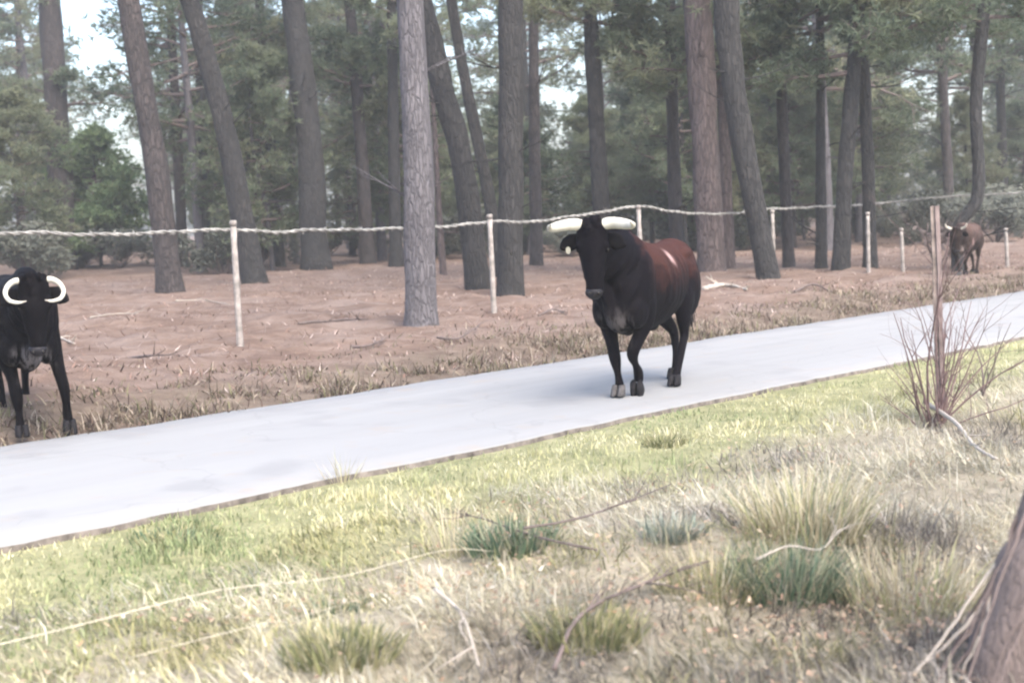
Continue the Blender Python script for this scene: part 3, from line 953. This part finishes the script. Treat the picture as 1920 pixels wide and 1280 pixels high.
mb.build('barbs', M['wire'], wr)['kind'] = 'stuff'
tag(wr, 'thick old twisted barbed wire strung along the tops of the pale fence posts', 'barbed wire')

# near roadside post: rusty angle iron with a flange in paler rust
b = ground_on(1766, 790); b.z = gz(b)
tpt = at_depth(1752, 386, depth_of(b))
r = empty('fence_post', b)
tp = tpt - b
for nm, off, sx, sy, mt in (('flange', -0.016, 0.014, 0.008, M['post_pale_rust']), ('web', 0.014, 0.0155, 0.028, M['post_rust'])):
    mb = MB(); rings = []
    for i in range(9):
        c = Vector((off, 0, -0.3)).lerp(tp + Vector((off, 0, 0)), i / 8) + Vector((0.003 * math.sin(i * 1.3), 0, 0))
        rings.append([c + Vector((x * sx, y * sy, 0)) for x, y in ((-1, -1), (1, -1), (1, 1), (-1, 1))])
    mb.ring_loft(rings); mb.build(nm, mt, r, smooth=False)
tag(r, 'rusty iron post standing in the bare shrub on the near roadside', 'fence post')


# ------------------------------------------------------------------ bare shrubs, brush, sticks
def branch(mb, p, d, L, r, lev, curl=0.25, n=5, sides=5, kids=3, mat=0):
    pts = [p]; rad = [r]
    q = p.copy(); dd = d.normalized()
    for i in range(n):
        dd = (dd + Vector((random.gauss(0, curl), random.gauss(0, curl), random.gauss(0.03, curl * 0.6))) * 0.5).normalized()
        q = q + dd * (L / n); pts.append(q.copy()); rad.append(r * (1 - 0.75 * (i + 1) / n))
    mb.tube(pts, rad, sides, mat)
    if lev > 0:
        for k in range(kids):
            i = random.randint(1, n - 1)
            nd = (dd + Vector((random.gauss(0, 0.6), random.gauss(0, 0.6), random.gauss(0.2, 0.35)))).normalized()
            branch(mb, pts[i], nd, L * random.uniform(0.35, 0.6), rad[i] * 0.65, lev - 1, curl, max(3, n - 1), sides, kids, mat)
    return pts


def shrub(name, px, py, stems, mat, label, cat, seed, group=None):
    random.seed(seed)
    b = ground_on(px, py); b.z = gz(b)
    r = empty(name, b)
    for (dx, dz, L, rr) in stems:
        mb = MB()
        branch(mb, Vector((random.gauss(0, 0.04), random.gauss(0, 0.04), -0.05)), Vector((dx, random.gauss(0, 0.25), dz)), L, rr, 2, 0.22, 6, 5, 3)
        mb.build('stem', mat, r)
    tag(r, label, cat, group)
    return r


shrub('bare_shrub', 1752, 800, [(-0.32, 1, 0.95, 0.011), (-0.2, 1, 1.0, 0.010), (-0.08, 1, 1.55, 0.011), (0.05, 1, 1.5, 0.010), (0.2, 1, 1.25, 0.010), (0.45, 0.9, 1.05, 0.010), (0.6, 0.8, 1.0, 0.010), (0.75, 0.8, 0.95, 0.009), (-0.45, 0.8, 0.6, 0.008), (0.3, 1, 0.8, 0.008), (0.9, 0.5, 0.8, 0.008), (-0.6, 0.6, 0.5, 0.008), (0.0, 1, 0.9, 0.009), (-0.38, 1, 0.85, 0.008), (-0.15, 1, 1.1, 0.008), (0.12, 1, 1.0, 0.008), (0.36, 1, 1.1, 0.008), (0.52, 0.8, 0.9, 0.008), (0.68, 0.9, 1.0, 0.008)],
      M['twig_red'], 'leafless reddish shrub growing round the rusty roadside post', 'shrub', 21)
shrub('bare_shrub', 1838, 745, [(0.25, 1, 0.75, 0.011), (0.5, 1, 0.7, 0.009), (-0.1, 1, 0.5, 0.008)],
      M['twig'], 'small dark leafless shrub right of the rusty roadside post', 'shrub', 22)
# dead brush far off by the crooked tree
random.seed(23)
b = ground_on(1768, 508); b.z = gz(b)
r = empty('dead_brush', b)
for i in range(11):
    mb = MB()
    branch(mb, Vector((random.uniform(-0.35, 0.55), random.gauss(-0.1, 0.15), 0)), Vector((random.gauss(0, 0.5), random.gauss(0, 0.3), 1)), random.uniform(0.7, 1.25), 0.03, 2, 0.3, 5, 5, 3)
    mb.build('stem', M['twig'], r)
lf = MB()
for i in range(150):
    c = Vector((random.gauss(0, 0.28), random.gauss(0, 0.2), random.uniform(0.3, 1.0)))
    d = Vector((random.gauss(0, 1), random.gauss(0, 1), random.gauss(-0.5, 1))).normalized() * random.uniform(0.05, 0.11)
    s = d.orthogonal().normalized() * random.uniform(0.015, 0.035)
    i0 = len(lf.v); lf.v += [c - d, c + s, c + d, c - s]; lf.f.append((i0, i0 + 1, i0 + 2, i0 + 3)); lf.m.append(0)
lf.build('withered_leaves', M['twig'], r)['kind'] = 'stuff'
tag(r, 'tangle of dead brush with withered leaves beside the dun brown bull', 'brush')


def stick(name, pix, rad, mat, label, cat, lift=0.05, twigs=0, seed=1):
    random.seed(seed)
    P = [ground_on(x, y) for x, y in pix]
    for q in P: q.z = gz(q) + lift
    o = P[0].copy()
    if name == 'dry_stalk':                      # stiff: rests on its two ends
        for k_, q in enumerate(P): q.z = P[0].z + (P[-1].z - P[0].z) * k_ / (len(P) - 1) + 0.05 * math.sin(math.pi * k_ / (len(P) - 1))
    pts = spline([tuple(q - o) for q in P], 6 * len(P))
    pts = [Vector(q) + Vector((0, 0, random.gauss(0, 0.1 * rad))) for q in pts]
    mb = MB()
    n = len(pts)
    mb.tube(pts, [rad * (1 - 0.6 * i / (n - 1)) for i in range(n)], 7)
    for k in range(twigs):
        i = random.randint(n // 4, n - 2)
        branch(mb, pts[i], (pts[i + 1] - pts[i]).normalized() + Vector((random.gauss(0, 0.5), random.gauss(0, 0.5), random.uniform(0, 0.5))), random.uniform(0.1, 0.3), rad * 0.5, 1, 0.3, 4, 5, 2)
    ob = mb.build(name, mat)
    ob.location = o
    tag(ob, label, cat)
    return ob


stick('fallen_branch', [(1735, 775), (1790, 822), (1830, 865), (1868, 895)], 0.020, M['dry_stick'], 'pale bare branch lying below the leafless shrub by the rusty post', 'branch', 0.09, 3, 31)
stick('fallen_branch', [(1420, 1135), (1480, 1118), (1540, 1092), (1575, 1062)], 0.006, M['dry_stick'], 'thin whitish twig lying across the green rush tuft', 'branch', 0.14, 4, 32)
stick('fallen_branch', [(985, 1048), (1080, 1015), (1170, 980), (1260, 940)], 0.007, M['twig'], 'dark dry branch lying in the middle of the foreground grass', 'branch', 0.10, 7, 33)
stick('fallen_branch', [(1120, 1080), (1010, 1035), (890, 1000), (850, 1000)], 0.006, M['twig'], 'brown twiggy branch lying left of the dark dry branch', 'branch', 0.07, 6, 34)
stick('fallen_branch', [(1040, 1290), (1090, 1200), (1200, 1130), (1330, 1090)], 0.009, M['twig'], 'thin brown branch lying at the bottom, left of the rush tuft', 'branch', 0.07, 7, 35)
stick('dry_stalk', [(-30, 1250), (180, 1212), (420, 1168), (640, 1138), (830, 1092), (930, 1062)], 0.0032, M['stalk'], 'long straight straw stalk lying across the lower left grass, upper of the two', 'stalk', 0.07, 0, 36)
stick('dry_stalk', [(250, 1262), (430, 1216), (600, 1160), (760, 1120)], 0.0028, M['stalk'], 'long thin straw stalk lying across the lower left grass, lower of the two', 'stalk', 0.06, 0, 37)
stick('fallen_branch', [(820, 1200), (870, 1240), (900, 1290)], 0.009, M['dry_stick'], 'short pale twig lying at the bottom edge of the grass', 'branch', 0.08, 3, 38)


DEB = [((70, 648), (140, 640), 'pale stick on the needle litter right of the black bull'), ((240, 668), (330, 684), 'dark stick on the litter left of the left pale post'),
       ((560, 612), (690, 604), 'long stick on the litter between the two pale posts'), ((330, 566), (430, 574), 'stick lying at the foot of the left leaning pine'),
       ((660, 660), (720, 640), 'short stick on the litter below the gap between the pale posts'), ((1010, 600), (1070, 592), 'stick on the litter just left of the brown bull'),
       ((1320, 545), (1400, 541), 'dark fallen log piece right of the rump of the brown bull'), ((1490, 556), (1560, 552), 'stick lying right of the dark bent pine'),
       ((820, 640), (900, 652), 'stick lying below the thick pale grey pine'), ((170, 600), (260, 592), 'thin stick far left behind the running bull')]
for i, (a, b_, lab) in enumerate(DEB):
    stick('fallen_stick', [a, ((a[0] + b_[0]) / 2, (a[1] + b_[1]) / 2 - 3), b_], 0.05 if i == 6 else random.uniform(0.014, 0.026), M['twig'] if i % 3 else M['dry_stick'], lab, 'stick', 0.04, 4, 700 + i)


def tuft(name, px, py, n, h, spread, cols, label, cat, wd=(0.004, 0.008)):
    b = ground_on(px, py); b.z = gz(b)
    ang = rng.uniform(0, 6.28, n); rr = spread * np.sqrt(rng.random(n))
    P = np.stack([rr * np.cos(ang), rr * np.sin(ang), np.full(n, -0.02)], 1)
    lean = np.abs(rng.normal(0.12, 0.2, n)) + rr / spread * 0.35
    v, l, s, t = blades(P, h * rng.uniform(0.45, 1.1, n), rng.uniform(wd[0], wd[1], n), lean, ang + rng.normal(0, 0.5, n), rng.normal(0.22, 0.22, n), pick(cols, n, 0.2))
    o = link(name, np_mesh(name, v, l, s, M['blade'], False, t))
    o.location = b
    tag(o, label, cat)
    return o


GR = [(0.085, 0.135, 0.085), (0.12, 0.175, 0.11), (0.17, 0.215, 0.14), (0.07, 0.105, 0.07), (0.31, 0.32, 0.21), (0.36, 0.33, 0.24)]
DR = [(0.12, 0.135, 0.07), (0.19, 0.195, 0.095), (0.27, 0.26, 0.13), (0.38, 0.345, 0.21)]
ST = [(0.50, 0.44, 0.31), (0.58, 0.52, 0.38), (0.40, 0.34, 0.22), (0.36, 0.36, 0.18)]
tuft('rush_tuft', 1470, 1125, 620, 0.26, 0.20, GR, 'green spiky rush tuft in the foreground, largest and greenest of the tufts', 'grass tuft')
tuft('rush_tuft', 1545, 1120, 260, 0.18, 0.13, GR, 'smaller green rush tuft touching the right side of the largest one', 'grass tuft')
tuft('rush_tuft', 1330, 1110, 420, 0.24, 0.20, ST + DR, 'straw and olive tuft just left of the largest green rush tuft', 'grass tuft')
tuft('dry_tuft', 1510, 1010, 560, 0.36, 0.26, ST + ST + GR[2:3], 'tall bleached grass tuft standing behind the green rush tufts', 'grass tuft')
tuft('dry_tuft', 1700, 1120, 420, 0.26, 0.28, ST, 'bleached tuft between the rush tufts and the leaning trunk', 'grass tuft')
tuft('green_tuft', 960, 1022, 420, 0.15, 0.22, GR, 'low dark green leafy tuft beside the brown twiggy branch', 'grass tuft', (0.008, 0.016))
tuft('green_tuft', 1262, 1040, 240, 0.13, 0.13, [(0.20, 0.24, 0.20), (0.29, 0.31, 0.26), (0.36, 0.34, 0.27)], 'bluish green tuft at the end of the dark dry branch', 'grass tuft', (0.006, 0.012))
tuft('olive_tuft', 1100, 1190, 620, 0.13, 0.20, DR, 'mossy olive tuft at the bottom, left of the rush tufts', 'grass tuft', (0.006, 0.012))
tuft('olive_tuft', 640, 1225, 480, 0.13, 0.20, DR, 'dark olive tuft under the long straw stalks', 'grass tuft', (0.006, 0.012))
tuft('olive_tuft', 620, 1150, 260, 0.10, 0.13, GR + DR, 'small dark green tuft between the two long straw stalks', 'grass tuft', (0.006, 0.012))
tuft('olive_tuft', 330, 1010, 420, 0.08, 0.24, DR + GR[:2], 'deep green patch of grass at the near road edge on the left', 'grass tuft', (0.006, 0.012))
tuft('olive_tuft', 1250, 832, 300, 0.10, 0.16, DR, 'dark tuft on the yellow verge below the brown bull', 'grass tuft', (0.006, 0.012))
tuft('dry_tuft', 845, 1045, 60, 0.42, 0.08, ST, 'few tall thin straw stems standing in the middle foreground', 'grass tuft', (0.004, 0.006))
tuft('dry_tuft', 640, 905, 40, 0.28, 0.08, ST, 'few thin straw stems on the verge by the near road edge', 'grass tuft', (0.004, 0.006))


# ------------------------------------------------------------------ pines
def trunk_mesh(pts, rad, mat, n=16, seed=0, flare=1.45, stubs=()):
    mb = MB()
    P = spline([(*p, r) for p, r in zip(pts, rad)], 44)
    rs = [p[3] for p in P]
    for i in range(4): rs[i] *= 1 + (flare - 1) * (1 - i / 4) ** 2

    def wob(i, j):
        a = 2 * math.pi * j / n
        return 1 + 0.16 * (mnoise.noise(Vector((math.cos(a) * 1.6 + seed * 7.1, math.sin(a) * 1.6, i * 0.28))))
    mb.tube([Vector(p[:3]) for p in P], rs, n, wob=wob)
    for (u, ang, L, r, upk) in stubs:
        i = int(u * 43)
        branch(mb, Vector(P[i][:3]), Vector((math.cos(ang), math.sin(ang), upk)), L, r, 1, 0.25, 5, 5, 3)
    return mb.mesh('trunk', (mat,))


def crown_mesh(name, seed, h, rad, nb, tufts_per, tl, tw, wood, leaf, droop=0.15, open_=0.62, ntri=7):
    """whorls of limbs carrying needle tufts on their outer part; leaf-sized faces, gaps between the sprays"""
    random.seed(seed)
    rg = np.random.default_rng(seed)
    mb = MB()
    V = []; Fc = []
    for k in range(nb):
        u = (k + random.random()) / nb
        z = h * u
        prof = math.sin(math.pi * min(1, 0.12 + 0.88 * u) ** 0.8) ** 0.7 * (1 - 0.25 * u)
        L = rad * prof * random.uniform(0.6, 1.15) + 0.25
        a = k * 2.4 + random.gauss(0, 0.5)
        d = Vector((math.cos(a), math.sin(a), random.uniform(-0.1, 0.5) - droop * (1 - u)))
        pts = branch(mb, Vector((0, 0, z)), d, L, 0.045 * (1.2 - u) + 0.012, 0, 0.28, 6, 5, 0)
        # side sprays
        sp = []
        for i in range(2, len(pts)):
            sp.append((pts[i], (pts[i] - pts[i - 1]).normalized()))
            for q in range(3):
                dd = ((pts[i] - pts[i - 1]).normalized() + Vector((random.gauss(0, 0.8), random.gauss(0, 0.8), random.gauss(0.15, 0.5)))).normalized()
                l2 = L * random.uniform(0.12, 0.32)
                e = pts[i] + dd * l2
                mb.tube([pts[i], e], [0.012, 0.005], 4)
                sp.append((e, dd)); sp.append((pts[i].lerp(e, 0.6), dd))
        for c, dd in sp:
            if random.random() < open_: continue
            for q in range(tufts_per):
                cc = c + Vector((random.gauss(0, 0.16), random.gauss(0, 0.16), random.gauss(0, 0.12)))
                for w_ in range(ntri):
                    nd = (dd * 0.5 + Vector((random.gauss(0, 1), random.gauss(0, 1), random.gauss(0.25, 0.8)))).normalized() * tl * random.uniform(0.6, 1.2)
                    sv = nd.cross(Vector((random.gauss(0, 1), random.gauss(0, 1), random.gauss(0, 1)))).normalized() * tw
                    V.append((cc, sv, nd))
    for cc, sv, nd in V:
        i0 = len(mb.v)
        mb.v += [cc - sv * 0.5, cc + sv * 0.5, cc + nd]
        mb.f.append((i0, i0 + 1, i0 + 2)); mb.m.append(1)
    me = mb.mesh(name, (wood, leaf), smooth=False)
    return me


CROWN = [crown_mesh('crown', 100 + i, random.uniform(6.5, 8.0), random.uniform(2.4, 3.2), 34, 4, 0.24, 0.045, M['twig'], M['needles']) for i in range(4)]
YOUNG = [crown_mesh('crown', 200 + i, 5.5, 1.9, 40, 4, 0.20, 0.045, M['twig'], M['needles'], 0.3, 0.25) for i in range(3)]
LOW = [crown_mesh('low_branches', 260 + i, 1.6, 2.3, 7, 4, 0.22, 0.045, M['twig'], M['needles'], 0.25, 0.3) for i in range(3)]
LIME = crown_mesh('crown', 300, 3.6, 1.5, 40, 5, 0.17, 0.06, M['twig'], M['young_leaves'], 0.1, 0.2)

# trees one can tell apart: base, then points up the trunk as seen in the photograph, width at base and at the top of the picture
NAMED = [
    # base px, mid points px, width px (base, top), bark, label
    ((322, 552), [(290, 300), (240, 0)], (46, 40), 'bark_brown', 'grey brown pine leaning left, its trunk nearest beside the bright gap at left'),
    ((480, 528), [(440, 330), (410, 190), (352, -10)], (44, 34), 'bark_dark', 'dark pine with a curved trunk bending left above the whitish post'),
    ((592, 506), [(578, 250), (548, 0)], (52, 40), 'bark_dark', 'broad dark grey pine between the curved pine and the scaly grey trunk'),
    ((790, 601), [(783, 300), (768, 0)], (60, 50), 'bark_grey', 'thick pale grey pine with scaly bark, closest to the fence'),
    ((900, 541), [(866, 300), (826, 150), (790, 0)], (44, 40), 'bark_dark', 'dark pine leaning left just right of the thick pale grey one'),
    ((956, 557), [(957, 300), (957, 0)], (46, 45), 'bark_dark', 'straight upright dark pine behind the pale post in the middle'),
    ((946, 520), [(915, 360), (872, 150), (846, 0)], (24, 20), 'bark_dark', 'slim dark pine leaning left into the straight upright one'),
    ((1134, 505), [(1124, 330), (1111, 100), (1106, 0)], (34, 26), 'bark_dark', 'slim dark pine rising behind the head of the brown bull'),
    ((1336, 508), [(1322, 250), (1306, 0)], (50, 52), 'bark_pink', 'broad pinkish pine rising behind the rump of the brown bull'),
    ((1447, 523), [(1405, 330), (1372, 130), (1362, 0)], (38, 48), 'bark_dark', 'dark pine with a bent trunk, leaning left behind the post right of the bull'),
    ((1366, 503), [(1360, 300), (1350, 0)], (24, 22), 'bark_pink', 'thin pinkish pine between the broad pinkish pine and the bent dark one'),
    ((1576, 508), [(1584, 330), (1597, 180), (1610, 0)], (32, 26), 'bark_dark', 'dark pine leaning right, left of the thin pale post at right'),
    ((1632, 504), [(1628, 330), (1622, 180), (1618, 0)], (26, 20), 'bark_dark', 'dark slim pine rising behind the thin pale post at right'),
    ((1797, 512), [(1796, 430), (1834, 362), (1830, 200), (1846, 0)], (22, 24), 'bark_dark', 'crooked dark tree with a kinked trunk rising behind the dun brown bull'),
    ((118, 506), [(108, 250), (92, 0)], (48, 40), 'bark_brown', 'brown pine at far left above the black running bull'),
    ((78, 500), [(66, 330), (44, 120)], (16, 12), 'bark_grey', 'thin pale grey trunk at far left beside the brown pine'),
    ((388, 500), [(380, 250), (372, 0)], (20, 16), 'bark_dark', 'thin dark pine between the leaning left pine and the curved one'),
    ((524, 500), [(510, 300), (486, 0)], (22, 18), 'bark_dark', 'thin dark pine just right of the curved pine'),
    ((556, 496), [(548, 300), (545, 100)], (11, 9), 'bark_grey', 'very thin pale trunk just left of the broad dark grey pine'),
    ((690, 498), [(676, 260), (655, 0)], (26, 20), 'bark_brown', 'slim brown pine midway between the dark grey and the pale grey pines'),
    ((742, 500), [(738, 250), (734, 0)], (24, 18), 'bark_dark', 'slim dark pine just left of the thick pale grey one'),
    ((832, 512), [(826, 440), (818, 300)], (14, 10), 'bark_pink', 'thin pale trunk standing just right of the thick pale grey pine'),
    ((1006, 500), [(1002, 250), (1000, 0)], (24, 18), 'bark_brown', 'slim brown pine just right of the straight upright one'),
    ((1540, 500), [(1540, 400), (1538, 100)], (24, 16), 'bark_dark', 'slim dark pine left of the dark pine leaning right'),
    ((1480, 500), [(1470, 300), (1460, 0)], (22, 18), 'bark_brown', 'slim brown pine just right of the bent dark one'),
    ((1270, 500), [(1262, 250), (1256, 0)], (26, 20), 'bark_brown', 'slim brown pine left of the broad pinkish one'),
]
for idx, (bp, mids, (w0, w1), bk, label) in enumerate(NAMED):
    random.seed(900 + idx)
    b = ground_on(*bp); b.z = gz(b) - 0.05
    dep = depth_of(b)
    ppm = F_PX / dep
    r = empty('pine_tree', b)
    pts = [Vector((0, 0, -0.2))] + [at_depth(px, py, dep * (1 + 0.0)) - b for px, py in mids]
    d = (pts[-1] - pts[-2]).normalized()
    top = pts[-1] + d * (12.5 - pts[-1].z if pts[-1].z < 11 else 2)
    pts += [pts[-1].lerp(top, 0.5), top]
    nP = len(pts)
    rb, rt = w0 / ppm / 2, w1 / ppm / 2
    rad = [rb * 1.02] + [rb + (rt - rb) * (i + 1) / len(mids) for i in range(len(mids))] + [rt * 0.75, rt * 0.3]
    stubs = [(random.uniform(0.12, 0.55), random.uniform(0, 6.28), random.uniform(0.5, 1.6), 0.02, random.uniform(-0.1, 0.5)) for _ in range(random.randint(2, 5))]
    link('trunk', trunk_mesh(pts, rad, M[bk], 18, idx, 1.3, stubs), r)
    c = link('crown', CROWN[idx % 4], r)
    zb = 0.62 * top.z
    c.location = pts[-3].lerp(top, max(0, (zb - pts[-3].z) / (top.z - pts[-3].z))) if top.z > pts[-3].z else pts[-2]
    c.rotation_euler = (0, 0, random.uniform(0, 6.28)); s = random.uniform(0.42, 0.6); c.scale = (s, s, s)
    if dep > 27 and idx not in (0, 1, 2, 4, 5, 6, 8, 9, 15, 18, 21):
        for q in range(1 + idx % 2):
            zl = random.uniform(4.0, 7.0)
            seg = [k_ for k_ in range(len(pts) - 1) if pts[k_].z <= zl <= pts[k_ + 1].z]
            if not seg: continue
            k_ = seg[0]
            c2 = link('low_branches', LOW[(idx + q) % 3], r)
            c2.location = pts[k_].lerp(pts[k_ + 1], (zl - pts[k_].z) / (pts[k_ + 1].z - pts[k_].z))
            c2.rotation_euler = (0, 0, random.uniform(0, 6.28)); s = random.uniform(0.8, 1.2); c2.scale = (s, s, s)
    tag(r, label, 'pine tree')


# ---- the stand behind: individual pines copied from four built ones
def proto(i, crown, hh, cz, cs, bk, name, rr):
    r = empty(name)
    random.seed(400 + i)
    bend = Vector((random.gauss(0, 0.25), random.gauss(0, 0.25), 0))
    pts = [Vector((0, 0, -0.3)), bend * 0.3 + Vector((0, 0, hh * 0.3)), bend * 0.9 + Vector((0, 0, hh * 0.65)), bend + Vector((0, 0, hh))]
    stubs = [(random.uniform(0.15, 0.6), random.uniform(0, 6.28), random.uniform(0.6, 1.8), 0.025, random.uniform(-0.1, 0.4)) for _ in range(6)]
    link('trunk', trunk_mesh(pts, [rr, rr * 0.9, rr * 0.7, rr * 0.2], M[bk], 10, i, 1.3, stubs), r)
    c = link('crown', crown, r)
    c.location = bend * 0.5 + Vector((0, 0, cz)); c.scale = (cs,) * 3
    return r


def copy_tree(o):
    c = o.copy(); COL.objects.link(c)
    for ch in o.children:
        d = ch.copy(); COL.objects.link(d); d.parent = c
    return c


tall = [proto(0, CROWN[0], 13, 5.0, 1.1, 'bark_brown', 'pine_tree', 0.17), proto(1, CROWN[1], 12, 4.0, 1.05, 'bark_grey', 'pine_tree', 0.15),
        proto(2, CROWN[2], 14, 6.0, 1.15, 'bark_dark', 'pine_tree', 0.18), proto(3, CROWN[3], 11, 3.4, 1.0, 'bark_pink', 'pine_tree', 0.14)]
young = [proto(4, YOUNG[0], 6.5, 1.4, 1.0, 'bark_brown', 'young_pine', 0.09), proto(5, YOUNG[1], 6.0, 1.0, 1.05, 'bark_grey', 'young_pine', 0.08),
         proto(6, YOUNG[2], 7.0, 1.8, 1.0, 'bark_dark', 'young_pine', 0.09)]
used = set()
taken = []


def place(protos, x, y, s, label, group):
    i = random.randrange(len(protos))
    src = protos[i]
    o = copy_tree(src) if src.name in used else src
    used.add(src.name)
    o.location = (x, y, float(ground_z(x, y)))
    o.rotation_euler = (random.gauss(0, 0.02), random.gauss(0, 0.03), random.uniform(0, 6.28))
    o.scale = (s, s, s * random.uniform(0.9, 1.1))
    tag(o, label, 'pine tree', group)


def gap(px, dmax):
    """directions where the photograph shows open sky between the trees"""
    for c, h_, k_ in GAPS:
        if abs(px - c) < h_ + k_ * F_PX / dmax: return True
    return False


GAPS = [(213, 26, 2.2), (605, 2, 1.2), (900, 2, 1.2), (1065, -8, 1.2), (1720, -8, 1.2)]
random.seed(55)
n = 0
tries = 0
while n < 76 and tries < 8000:
    tries += 1
    d = random.uniform(46, 105); a = random.uniform(-0.50, 0.50)
    x, y = d * math.sin(a), d * math.cos(a)
    if x * UT.x + y * UT.y < 19: continue
    px = 960 + F_PX * x / y
    if gap(px, d): continue
    if any((x - q) ** 2 + (y - v) ** 2 < 3.2 ** 2 for q, v in taken): continue
    taken.append((x, y)); n += 1
    place(tall, x, y, random.uniform(0.85, 1.2), 'slender pine of the dense stand deep in the forest', 'pines deep in the forest')
n = 0; tries = 0
while n < 64 and tries < 8000:
    tries += 1
    d = random.uniform(44, 95); a = random.uniform(-0.48, 0.48)
    x, y = d * math.sin(a), d * math.cos(a)
    if x * UT.x + y * UT.y < 19: continue
    px = 960 + F_PX * x / y
    if gap(px, d): continue
    if any((x - q) ** 2 + (y - v) ** 2 < 2.2 ** 2 for q, v in taken): continue
    taken.append((x, y)); n += 1
    place(young, x, y, random.uniform(0.7, 1.15), 'bushy young pine filling the space under the tall pines', 'young pines under the tall ones')


def lime(px, py, s, label):
    b = ground_on(px, py); b.z = gz(b)
    r = empty('sapling', b, random.uniform(0, 6), s)
    link('trunk', trunk_mesh([Vector((0, 0, -0.2)), Vector((0.03, 0, 1.2)), Vector((0, 0.05, 2.6)), Vector((0, 0, 3.8))], [0.06, 0.05, 0.035, 0.01], M['bark_brown'], 8, 5), r)
    c = link('crown', LIME, r); c.location = (0, 0, 0.5)
    tag(r, label, 'young tree')


random.seed(66)
lime(190, 504, 1.25, 'bright green leafy young tree in the gap at left')


# ---- low scrub that closes the view between the trunks
def scrub_mesh(seed, R, hgt, n, leaf, lw):
    random.seed(seed)
    mb = MB()
    for k in range(9):
        a = random.uniform(0, 6.28)
        branch(mb, Vector((0, 0, 0)), Vector((math.cos(a) * 0.6, math.sin(a) * 0.6, 1)), hgt * 0.8, 0.02, 1, 0.3, 5, 4, 2)
    blobs = [(Vector((random.gauss(0, R * 0.5), random.gauss(0, R * 0.5), hgt * random.uniform(0.25, 0.85))), R * random.uniform(0.25, 0.5)) for _ in range(12)]
    for i in range(n):
        c0, r_ = random.choice(blobs)
        d = Vector((random.gauss(0, 1), random.gauss(0, 1), random.gauss(0, 1))).normalized()
        c = c0 + d * r_ * random.uniform(0.5, 1.05)
        if c.z < 0.02: continue
        e = Vector((random.gauss(0, 1), random.gauss(0, 1), random.gauss(0, 1))).normalized() * lw
        s = e.orthogonal().normalized() * lw * 0.45
        i0 = len(mb.v); mb.v += [c - e, c + s, c + e, c - s]; mb.f.append((i0, i0 + 1, i0 + 2, i0 + 3)); mb.m.append(1)
    return mb.mesh('scrub', (M['twig'], leaf), smooth=False)


SCR = [scrub_mesh(500 + i, 1.1, 1.7, 2600, M['scrub_leaves'], 0.075) for i in range(3)]
random.seed(77)
n = 0; tries = 0
while n < 85 and tries < 5000:
    tries += 1
    d = random.uniform(46, 78); a = random.uniform(-0.48, 0.48)
    x, y = d * math.sin(a), d * math.cos(a)
    if x * UT.x + y * UT.y < 20: continue
    n += 1
    o = link('scrub_bush', SCR[n % 3])
    o.location = (x, y, float(ground_z(x, y)) - 0.05)
    o.rotation_euler = (0, 0, random.uniform(0, 6.28))
    s = random.uniform(0.5, 1.2); o.scale = (s * 1.3, s * 1.3, s)
    tag(o, 'dull grey green scrub bush among the far trunks', 'bush', 'scrub bushes among the far trunks')


# ---- leaning trunk at the right edge of the foreground, with fibrous roots
random.seed(88)
b = ground_on(1908, 1300); b.z = gz(b)
r = empty('leaning_tree', b)
dep = depth_of(b)
top = at_depth(2050, 900, dep * 1.02) - b
hi = top.normalized() * 6 + Vector((0, 0, 2))
link('trunk', trunk_mesh([Vector((-0.05, 0, -0.3)), top * 0.45, top, top + (hi - top) * 0.4, hi], [0.205, 0.195, 0.185, 0.165, 0.10], M['bark_near'], 24, 3, 1.08), r)
for i in range(12):
    z0 = random.uniform(0.10, 0.85)
    a0 = random.uniform(2.3, 4.7)
    base = top * (z0 / max(top.z, 0.1))
    s0 = base + Vector((math.cos(a0) * 0.20, math.sin(a0) * 0.20, 0))
    e = Vector((-random.uniform(0.20, 0.42), random.uniform(-0.35, 0.2), -0.02))
    m1 = s0.lerp(e, 0.45) + Vector((random.uniform(-0.02, 0.05), random.uniform(-0.06, 0), random.uniform(0.0, 0.05)))
    mb = MB()
    P_ = spline([tuple(s0), tuple(m1), tuple(e)], 16)
    rr = random.uniform(0.004, 0.008)
    mb.tube([Vector(q) + Vector((random.gauss(0, 0.003), random.gauss(0, 0.003), 0)) for q in P_], [rr * (1 - 0.5 * k / 15) for k in range(16)], 6)
    mb.build('root_fibre', M['dry_stick'] if i % 4 == 0 else M['twig'], r)
c = link('crown', CROWN[1], r); c.location = hi - Vector((0, 0, 1.0)); c.scale = (0.6,) * 3
tag(r, 'leaning pinkish brown trunk with fibrous roots at the right edge of the foreground', 'tree')

# ------------------------------------------------------------------ hazy air under the trees
HAZE = 0.0015
if HAZE > 0:
    hm = bpy.data.materials.new('haze'); hm.use_nodes = True
    n_ = hm.node_tree.nodes; l_ = hm.node_tree.links
    n_.remove(n_['Principled BSDF'])
    pv = n_.new('ShaderNodeVolumePrincipled')
    pv.inputs['Color'].default_value = (0.80, 0.82, 0.83, 1)
    pv.inputs['Density'].default_value = HAZE
    pv.inputs['Anisotropy'].default_value = 0.2
    l_.new(pv.outputs[0], n_['Material Output'].inputs['Volume'])
    mb = MB()
    x0, x1, y0, y1, z0, z1 = -180, 180, -40, 260, -1.3, 24
    mb.ring_loft([[Vector((x, y, z)) for x, y in ((x0, y0), (x1, y0), (x1, y1), (x0, y1))] for z in (z0, z1)])
    hz = mb.build('haze', hm, smooth=False)
    tag(hz, 'thin pale haze filling the forest', 'haze', kind='stuff')
